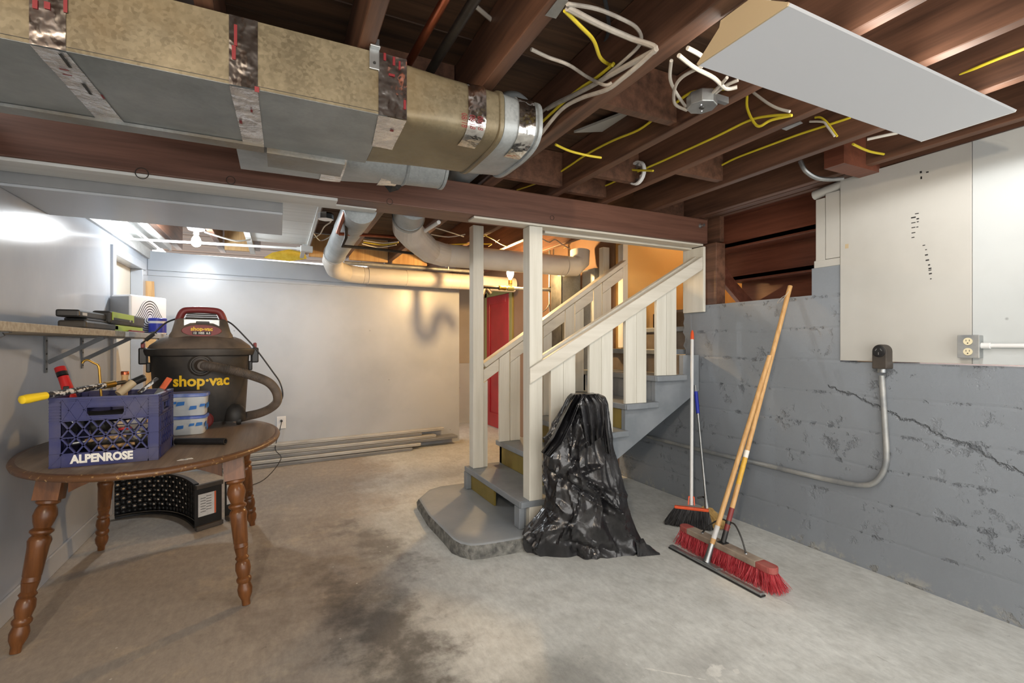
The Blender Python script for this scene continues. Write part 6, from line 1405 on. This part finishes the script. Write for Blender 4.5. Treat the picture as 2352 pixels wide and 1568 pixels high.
MB().tube(spline([top - hdv * 0.06 + Vector((-0.014, 0, 0)), top - hdv * 0.075 + Vector((-0.018, 0.035, -0.01)), top - hdv * 0.10 + Vector((-0.018, 0.05, -0.015)), top - hdv * 0.095 + Vector((-0.018, 0.02, -0.005)), top - hdv * 0.04 + Vector((-0.014, -0.008, 0))], 5), 0.002, 6).build('hang_string', M['cable_grey'], pbm, smooth=True)

# squeegee
sq = thing('floor_squeegee', 'floor squeegee with wooden handle and metal blade holder lying before the push broom', 'squeegee', (2.07, 1.84, 0))
s0, s1 = at(1541, 1254, Z=0.012), at(1752, 1366, Z=0.012); sd = (s1 - s0).normalized(); sn = Vector((sd.y, -sd.x, 0))
if sn.dot(Vector((-1, -1, 0))) < 0: sn = -sn
MB().obox((s0 + s1)/2 + Vector((0,0,0.002)), (s1 - s0)/2, sn*0.014, (0,0,0.008)).build('blade_holder', M['steel'], sq, bevel=0.003)
MB().obox((s0 + s1)/2 - Vector((0,0,0.0055)), (s1 - s0)/2 * 1.01, sn*0.017, (0,0,0.0035)).build('rubber_blade', M['rubber'], sq)
sm = s0 + (s1 - s0) * 0.43; stp = at(1768, 817, D=2.925); sv = (stp - sm).normalized()
MB().obox(s0 + (s1 - s0) * 0.44 + Vector((0,0,0.014)), sd*0.085, sn*0.016, (0,0,0.004)).build('clamp_plate', M['steel'], sq, bevel=0.002)
MB().lathe([(0.020, 0.015), (0.017, 0.06), (0.0155, 0.12)], sm, sv, 14).build('socket', M['steel'], sq, smooth=True)
MB().tube([sm + sv*0.12, stp], 0.0136, 16).build('handle', M['handle_wood'], sq, smooth=True)
MB().tube([sm + sv*0.15, sm + sv*0.225], 0.0139, 16, cap=False).build('sticker', M['paper_label'], sq, smooth=True)

# orange broom
ob2 = thing('orange_broom', 'black bristle broom with orange head and silver handle against the grey wall', 'broom', (2.6, 2.48, 0))
oz = 0.125
oA, oB = at(1549, 1163, Z=oz), at(1628, 1172, Z=oz)
od = (oB - oA).normalized(); on_ = Vector((od.y, -od.x, 0))
MB().obox((oA + oB)/2, (oB - oA)/2, on_*0.014, (0,0,0.009)).build('broom_head', M['orange_plastic'], ob2, bevel=0.004)
ob_c = at(1588, 1160, Z=oz + 0.01)
htp = at(1590, 762, X=2.86); hv = (htp - ob_c).normalized()
for sgn in (-1, 1): MB().bar(ob_c + od*sgn*0.02, ob_c + od*sgn*0.017 + hv*0.055, 0.008, 0.012, on_).build('head_loop', M['orange_plastic'], ob2, bevel=0.002)
MB().bar(ob_c + hv*0.055 - od*0.02, ob_c + hv*0.055 + od*0.02, 0.012, 0.010, (0,0,1)).build('head_loop', M['orange_plastic'], ob2, bevel=0.002)
MB().tube([ob_c, htp - hv*0.06], 0.0115, 14).build('handle', M['white_metal'], ob2, smooth=True)
MB().lathe([(0.0135, 0), (0.0135, 0.035), (0.010, 0.06), (0.004, 0.075)], htp - hv*0.062, hv, 14).build('orange_tip', M['orange_plastic'], ob2, smooth=True)
ol = (oB - oA).length
def pt2(rnd):
    s = rnd.uniform(-0.02, 1.02); o = rnd.uniform(-0.012, 0.012)
    return oA + (oB - oA)*min(max(s, 0), 1) + on_*o - Vector((0,0,0.008)), Vector((0,0,-1)) + od*((s - 0.55)*0.75 + rnd.gauss(0, .05)) + on_*(o*8 + rnd.gauss(0, .05)) + hn*0.25
bristles(pt2, None, 0.125, 1500, 0.0013, 5, 0, M['bristle_black'], ob2, 0.004)
# straw broom behind it
sb = thing('straw_broom', 'straw broom with thin silver handle and blue grip behind the orange broom', 'broom', (2.62, 2.40, 0))
sz0 = 0.15
sA = at(1622, 1150, X=2.70); sT = at(1597, 885, X=2.88); svv = (sT - sA).normalized()
MB().tube([sA, sT], 0.009, 12).build('handle', M['steel'], sb, smooth=True)
MB().tube([sT - svv*0.22, sT - svv*0.05], 0.0135, 12).build('blue_grip', M['blue_label'], sb, smooth=True)
MB().lathe([(0.018, -0.06), (0.016, -0.02), (0.011, 0.03)], sA, svv, 14).build('ferrule', M['steel'], sb, smooth=True)
tipc = at(1655, 1215, Z=0.0); sdd = Vector((0.35, -0.9, 0)).normalized()
headc = sA - svv*0.05
MB().tube(spline([sA + Vector((-0.03, 0.05, 0.01)), sA + Vector((0, 0.03, 0.02)), sA + svv * 0.02 + Vector((-0.013, 0, 0.0))], 4), 0.006, 8).build('wire_band', M['dark_steel'], sb, smooth=True)
def pt3(rnd):
    t = rnd.uniform(-1, 1); o = rnd.uniform(-0.02, 0.02)
    p = headc + sdd*t*0.03 + Vector((o*0.6, 0, rnd.uniform(-0.01, 0.01)))
    tip = tipc + sdd*t*0.10 + Vector((o*1.5, o, 0)); return p, (tip - p)
bristles(pt3, None, (tipc - headc).length, 900, 0.0014, 7, 0, M['bristle_straw'], sb, 0.003)
